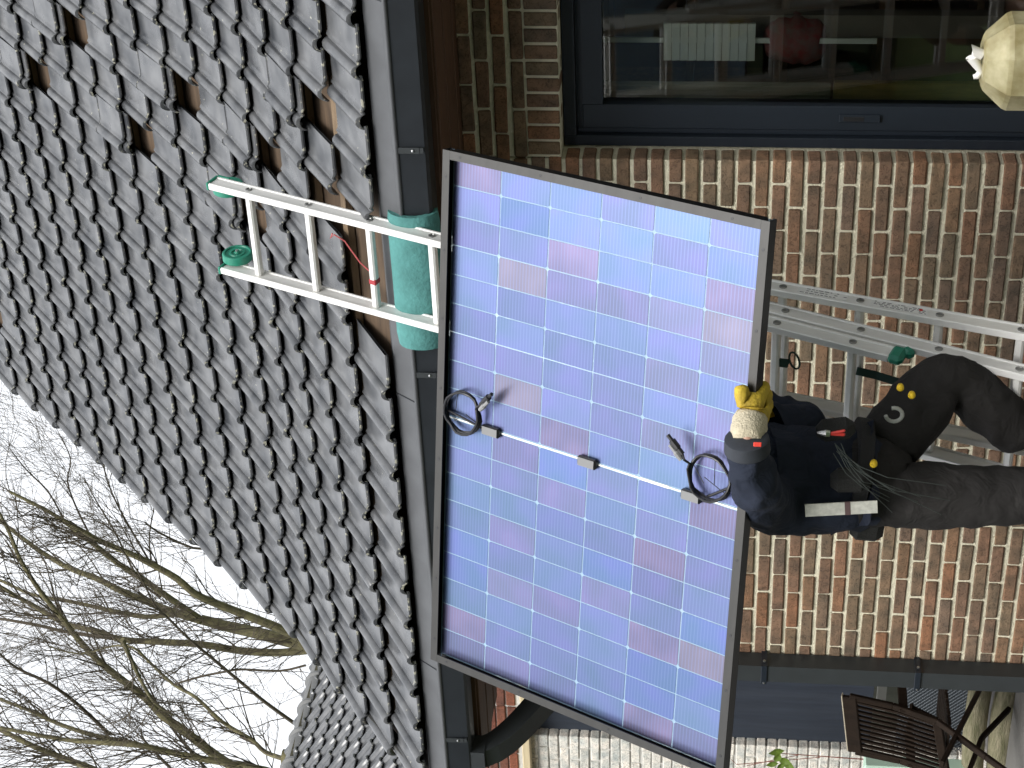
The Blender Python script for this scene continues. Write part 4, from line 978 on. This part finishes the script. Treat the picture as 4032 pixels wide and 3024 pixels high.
# ------------------------------------------------------------------ bare trees
M_bark = mat('mossy_bark', (.20, .18, .09), .9, var=.5, scale=9, bump=.8, bscale=40, col2=(.07, .06, .035))
M_twig = mat('twig_bark', (.075, .06, .04), .9, var=.3, scale=5)
def z3(a, b): return (a/1.58, 1974+b/1.58)
def tree(label, YT, limbs, seed, ntw, name='bare_tree', base=None):
    rr = random.Random(seed); trunk = MB(); crown = MB()
    roots = []
    T = empty(name, (0, 0, 0), label, 'tree', 'bare trees behind the houses')
    first = None
    for li, (pts, w0, w1, dy) in enumerate(limbs):
        P = []
        for i, (a, b) in enumerate(pts):
            px, py = z3(a, b); t = i/(len(pts)-1); P.append(at(px, py, Y=YT+dy*t+rr.uniform(-.12, .12)*t))
        # smooth
        Q = []
        for i in range(len(P)-1):
            for j in range(3):
                t = j/3; p0, p1, p2, p3 = P[max(i-1, 0)], P[i], P[i+1], P[min(i+2, len(P)-1)]
                Q.append(.5*((2*p1)+(-p0+p2)*t+(2*p0-5*p1+4*p2-p3)*t*t+(-p0+3*p1-3*p2+p3)*t**3))
        Q.append(P[-1]); n = len(Q)
        d = (Q[0]-CAM).length; px2m = d/FPX/1.58
        R_ = [max(.004, (w0+(w1-w0)*(i/(n-1)))*px2m*.5*1.04) for i in range(n)]
        (trunk if w0 > 26 else crown).tube(Q, R_, 9 if w0 > 26 else 6, True)
        if first is None: first = Q[0]
        for i in range(1, n): roots.append((Q[i], (Q[i]-Q[i-1]).normalized(), R_[i]))
    # fine branching
    def grow(p, d, r, L_, depth):
        n = 4 + (depth > 1); pts = [p]; cur = p.copy(); dd = d.copy()
        for i in range(n):
            dd = (dd+Vector((rr.gauss(0, .16), rr.gauss(0, .16), rr.gauss(.05, .14)))).normalized(); cur = cur+dd*(L_/n); pts.append(cur.copy())
        crown.tube(pts, [max(.0021, r*(1-.7*i/n)) for i in range(n+1)], 4 if depth > 1 else 3, False)
        if depth > 0:
            for _ in range(rr.choice((2, 3, 3, 4))):
                i = rr.randint(1, n); ax = Vector((rr.gauss(0, 1), rr.gauss(0, 1), rr.gauss(0, 1))).normalized()
                nd = (Quaternion(ax, rr.uniform(.35, .95)) @ dd).normalized(); grow(pts[i], nd, max(.0016, r*.58), L_*rr.uniform(.5, .75), depth-1)
    for _ in range(ntw):
        p, d, r = rr.choice(roots); ax = Vector((rr.gauss(0, 1), rr.gauss(0, 1), rr.gauss(0, 1))).normalized()
        nd = (Quaternion(ax, rr.uniform(.4, 1.0)) @ d); nd = (nd+Vector((0, 0, .25))).normalized()
        grow(p, nd, max(.0035, min(r*.40, .013)), rr.uniform(.5, 1.5), rr.choice((1, 2, 2, 3)))
    if base is not None:
        b = Vector(base); trunk.tube([Vector((b.x, b.y, -.1)), b.lerp(first, .0)+Vector((0, 0, first.z*.5)), first], [R_[0]*0+.24, .20, .13], 12)
    o1 = part('trunk', trunk, M_bark, T, True); o2 = part('crown', crown, M_twig, T, False)
    return T
L1 = [([(2010, 915), (1760, 800), (1560, 720), (1380, 650), (1220, 580), (1100, 480), (940, 390), (820, 330), (650, 260), (560, 210), (400, 120), (220, 20), (60, -60)], 58, 16, -1.0),
      ([(2010, 915), (1800, 870), (1600, 820), (1400, 775), (1250, 735)], 84, 60, .3),
      ([(1250, 735), (1080, 620), (880, 480), (740, 390), (600, 280), (460, 170), (330, 80), (200, 10), (60, -60)], 42, 16, -.8),
      ([(1250, 740), (1080, 690), (930, 630), (760, 560), (600, 480), (440, 420), (280, 330), (140, 230), (0, 120), (-80, 60)], 50, 18, .9),
      ([(1080, 705), (900, 718), (740, 690), (560, 650), (400, 615), (200, 580), (0, 490), (-80, 460)], 32, 16, 1.2),
      ([(2010, 915), (1750, 942), (1500, 930), (1250, 890), (1000, 875), (760, 860), (560, 800), (400, 760), (230, 660), (100, 590), (0, 530), (-90, 490)], 52, 20, .4),
      ([(700, 852), (430, 815), (230, 770), (0, 730), (-90, 720)], 26, 14, .8),
      ([(1960, 850), (1700, 600), (1500, 430), (1330, 300), (1200, 290), (1000, 200), (900, 130)], 22, 10, -.6),
      ([(1330, 300), (1150, 60), (1050, -100), (960, -240), (800, -330)], 13, 6, -.4),
      ([(940, 390), (930, 200), (960, 0), (900, -160)], 10, 5, -.2),
      ([(1000, 600), (860, 480), (720, 200), (600, 0), (520, -150)], 16, 6, .3),
      ([(940, 390), (800, 150), (720, 0), (660, -150), (632, -290), (560, -430)], 14, 6, -.5),
      ([(560, 210), (480, 50), (420, -120), (440, -260), (380, -400)], 14, 6, .4),
      ([(400, 120), (300, -60), (160, -200), (60, -330)], 13, 6, -.2)]
tbase = at(*z3(2010, 915), Y=14); tree('large bare tree with mossy forked trunk rising behind the roof verge', 14, L1, 21, 210, base=(tbase.x, 14, 0))
L2 = [([(1760, 1600), (1650, 1560), (1560, 1480), (1380, 1370), (1220, 1220), (1080, 1140), (930, 1000), (830, 910), (700, 900), (500, 950), (300, 900)], 30, 8, .8),
      ([(1830, 1380), (1650, 1250), (1480, 1110), (1300, 960), (1180, 860), (1060, 740), (960, 640), (860, 440), (740, 280)], 24, 8, -.6),
      ([(1080, 1140), (1250, 1090), (1400, 1060), (1500, 1045), (1740, 1055), (1900, 1020)], 14, 16, .3),
      ([(760, 860), (860, 1080), (960, 1250), (1080, 1330)], 28, 14, .5)]
b2_ = at(*z3(1760, 1600), Y=12); tree('slender bare tree just above the low ridge caps', 12, L2, 33, 100, base=(b2_.x, 12, 0))
L3 = [([(1620, 1720), (1450, 1650), (1300, 1550), (1150, 1430), (1020, 1340), (900, 1220), (720, 1080), (600, 980), (480, 850), (380, 720), (250, 560), (130, 370), (60, 200), (0, 80), (-60, -40)], 62, 14, .8),
      ([(1760, 1720), (1650, 1672), (1300, 1610), (1050, 1560), (880, 1520), (600, 1500), (380, 1480), (60, 1420), (-60, 1400)], 46, 18, -.5),
      ([(1000, 1550), (800, 1500), (600, 1460), (380, 1390), (180, 1300), (0, 1230), (-90, 1180)], 34, 16, .6),
      ([(680, 1450), (480, 1260), (300, 1130), (110, 1040), (0, 950), (-60, 880)], 24, 10, -.4),
      ([(700, 1720), (560, 1659), (400, 1600), (200, 1520), (20, 1430), (-90, 1380)], 44, 24, .2),
      ([(1350, 1720), (1270, 1650), (1100, 1450), (1000, 1300), (900, 1100), (800, 950)], 22, 8, .9),
      ([(1060, 1659), (900, 1490), (880, 1420)], 20, 8, 0)]
b3 = at(*z3(1620, 1720), Y=12.5); tree('bare tree with leaning limbs at the far left corner', 12.5, L3, 55, 190, base=(b3.x, 12.5, 0))

# ------------------------------------------------------------------ plastic canister by the door, on a stool
CNX = at(3900, 240, Y=-.45); M_can = None
def can_material():
    m = bpy.data.materials.new('cloudy_plastic'); m.use_nodes = True; n = m.node_tree.nodes; L = m.node_tree.links
    b = n['Principled BSDF']; b.inputs['Base Color'].default_value = (.66, .60, .36, 1); b.inputs['Roughness'].default_value = .4; b.inputs['Subsurface Weight'].default_value = .3; b.inputs['Subsurface Radius'].default_value = (.05, .04, .02)
    t = n.new('ShaderNodeTexNoise'); t.inputs['Scale'].default_value = 12; t.inputs['Detail'].default_value = 5; tc = n.new('ShaderNodeTexCoord'); L.new(tc.outputs['Object'], t.inputs['Vector'])
    r = n.new('ShaderNodeValToRGB'); r.color_ramp.elements[0].position = .35; r.color_ramp.elements[0].color = (.26, .22, .10, 1); r.color_ramp.elements[1].position = .65; r.color_ramp.elements[1].color = (.52, .48, .30, 1)
    L.new(t.outputs[0], r.inputs[0]); L.new(r.outputs[0], b.inputs['Base Color']); return m
CAN = empty('plastic_canister', (CNX.x, -.45, .45), 'cloudy yellowish plastic canister with white spout by the glass door', 'canister')
zt = at(3865, 240, Y=-.45).z; w_ = .150
k = MB(); prof = [(w_*.97, .45), (w_, .47), (w_, zt-.085), (w_*.96, zt-.070), (w_*.60, zt-.008), (w_*.5, zt)]
vs_ = []; fs_ = []; nS = 8
for (r_, z_) in prof:
    for j in range(nS):
        a = 2*math.pi*(j+.5)/nS; vs_.append(Vector((CNX.x+r_*1.08*math.cos(a), -.45+r_*.95*math.sin(a), z_)))
for i in range(len(prof)-1):
    for j in range(nS): fs_.append((i*nS+j, i*nS+(j+1) % nS, (i+1)*nS+(j+1) % nS, (i+1)*nS+j))
fs_ += [tuple(range(nS))[::-1], tuple(range((len(prof)-1)*nS, len(prof)*nS))]; k.add(vs_, fs_); bm_ = bmesh.new()
part('body', k, can_material(), CAN)
h0 = at(3835, 205, Y=-.45); k = MB(); k.tube([at(3868, 215, Y=-.47), at(3830, 200, Y=-.47), at(3826, 225, Y=-.47), at(3846, 255, Y=-.47), at(3862, 280, Y=-.47), at(3848, 300, Y=-.47), at(3832, 303, Y=-.47)], [.018, .022, .020, .015, .013, .011, .008], 10); part('spout', k, mat('white_plastic', (.85, .84, .80), .4), CAN, True)
STL = empty('low_stool', (CNX.x, -.45, .03), 'low wooden stool under the plastic canister', 'stool')
k = MB(); k.box((CNX.x, -.45, .43), (.42, .36, .035), None, .006); part('seat', k, M_wood, STL)
for sx in (-1, 1):
    for sy in (-1, 1): k = MB(); k.box((CNX.x+sx*.17, -.45+sy*.14, .222), (.04, .04, .38)); part('leg', k, M_wood, STL)

# ------------------------------------------------------------------ inside the room, with solid stand-ins for reflections
bl_a, bl_b = at(2612, 100, Y=.42), at(2972, 228, Y=.42)
BLI = empty('reflection_slats', (bl_b.x+.06, .42, bl_b.z), 'white slatted panel added inside the door, standing in for a reflection', 'blind')  # slats added in place of a pale reflection in the door glass
nsl = 11; wd = abs(bl_a.x-bl_b.x)+.02
for i in range(nsl):
    z = bl_b.z+(bl_a.z-bl_b.z)*(i+.5)/nsl; k = MB(); k.box(((bl_a.x+bl_b.x)/2, .42, z), (wd, .012, (bl_a.z-bl_b.z)/nsl*.93), Matrix.Rotation(.12, 3, 'X')); part('slat', k, mat('slats_white', (.78, .82, .76), .6), BLI)
k = MB(); k.box(((bl_a.x+bl_b.x)/2, .435, (bl_a.z+bl_b.z)/2), (.02, .008, bl_a.z-bl_b.z+.9)); part('cord_tape', k, MATS['slats_white'], BLI)
gm = skinned('reflection_coat', [(at(3010, 150, Y=.5), .05), (at(3060, 150, Y=.5), .09), (at(3150, 150, Y=.5), .10), (at(3250, 160, Y=.5), .09)], [(0, 1), (1, 2), (2, 3)], mat('patterned_cloth', (.20, .14, .12), .9, var=.8, scale=26, col2=(.30, .05, .05)), None, fold=.02, fscale=14)  # solid shape put in for a reddish reflection
tag(gm, 'dark red and brown coat shape added inside the door in place of a reflection', 'coat')
k = MB(); ba, bb_ = at(3560, 130, Y=.7), at(3830, 340, Y=.7); k.box(((ba.x+bb_.x)/2, .78, (ba.z+bb_.z)/2-.02), (abs(ba.x-bb_.x), .22, abs(ba.z-bb_.z)+.1), None, .006); k.box(((ba.x+bb_.x)/2, .78, ba.z/2), (.10, .10, ba.z-.1)); o = k.build('reflection_box', mat('brown_box_wood', (.13, .075, .04), .6, var=.4, scale=5)); tag(o, 'brown box added low behind the glass, standing in for a reflection', 'cabinet')  # box put in where the glass mirrors something brown
k = MB(); k.box((-2.9, .52, 1.02), (.09, .06, 1.95)); o = k.build('room_post', mat('grey_post', (.18, .16, .13), .8)); tag(o, 'grey upright post inside the room close to the glass', 'post')

k = MB(); vs_ = []; fs_ = []
for i in range(25):
    x = -3.115+.075*i/24; yy = .285+.008*math.sin(i*1.1); vs_ += [Vector((x, yy, 2.06)), Vector((x, yy, 1.22)), Vector((x, yy+.004, 1.22)), Vector((x, yy+.004, 2.06))]
for i in range(24):
    for j in range(4): fs_.append((i*4+j, i*4+(j+1) % 4, (i+1)*4+(j+1) % 4, (i+1)*4+j))
k.add(vs_, fs_); o = k.build('curtain', mat('olive_curtain', (.34, .33, .25), .9, var=.25, scale=8), None, True); tag(o, 'narrow grey olive curtain strip hanging inside the door edge', 'curtain')
k = MB(); k.box((-3.065, .27, .74), (.085, .03, .94), None, .004); o = k.build('yellow_wood_plank', mat('yellow_wood', (.40, .28, .08), .6, var=.4, scale=6, stretch=(6, 6, 1))); tag(o, 'upright yellowish wood plank inside the door below the curtain', 'plank')
BKC = empty('reflection_bar_frame', (-2.75, 1.0, .03), 'brown bars added inside the room to imitate reflections in the glass door', 'reflection_bars')  # invented bars that imitate brown reflections in the door glass
M_bk = mat('bar_frame_wood', (.26, .15, .08), .6, var=.4, scale=5, stretch=(1, 8, 8))
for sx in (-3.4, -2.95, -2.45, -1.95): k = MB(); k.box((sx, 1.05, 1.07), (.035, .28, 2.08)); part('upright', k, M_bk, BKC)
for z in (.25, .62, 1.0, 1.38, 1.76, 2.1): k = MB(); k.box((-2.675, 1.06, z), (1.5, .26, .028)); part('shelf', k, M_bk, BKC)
# ------------------------------------------------------------------ out-of-view hedge, added to block low sky and darken reflections in the glass
M_hedge = mat('hedge_leaf', (.035, .055, .018), .8, var=.6, scale=12, bump=1, bscale=20)
hg = MB(); rh = random.Random(2)
for seg in range(4200):
    t = rh.random(); 
    if rh.random() < .62: x, y = -16+28*rh.random(), -12.5+rh.uniform(-1, 1)
    else: x, y = rh.choice((-15.5, 9.5))+rh.uniform(-.8, .8), -13+11*rh.random()
    z = rh.random()**.85*6.8; s_ = rh.uniform(.25, .6); c = Vector((x, y, z)); a = Vector((rh.gauss(0, 1), rh.gauss(0, 1), rh.gauss(0, 1))).normalized(); u = a.orthogonal().normalized()*s_; v = a.cross(u)
    hg.add([c+u, c+v, c-u, c-v], [(0, 1, 2, 3)])
hg.box((-2, -13.2, 3.1), (29, .6, 6.2)); hg.box((-16.1, -7.0, 3.1), (.6, 12, 6.2)); hg.box((10.2, -7.0, 3.1), (.6, 12, 6.2))
o = hg.build('sky_block_hedge', M_hedge); o['kind'] = 'stuff'; tag(o, 'tall dark hedge added out of view to block low sky light', 'hedge')
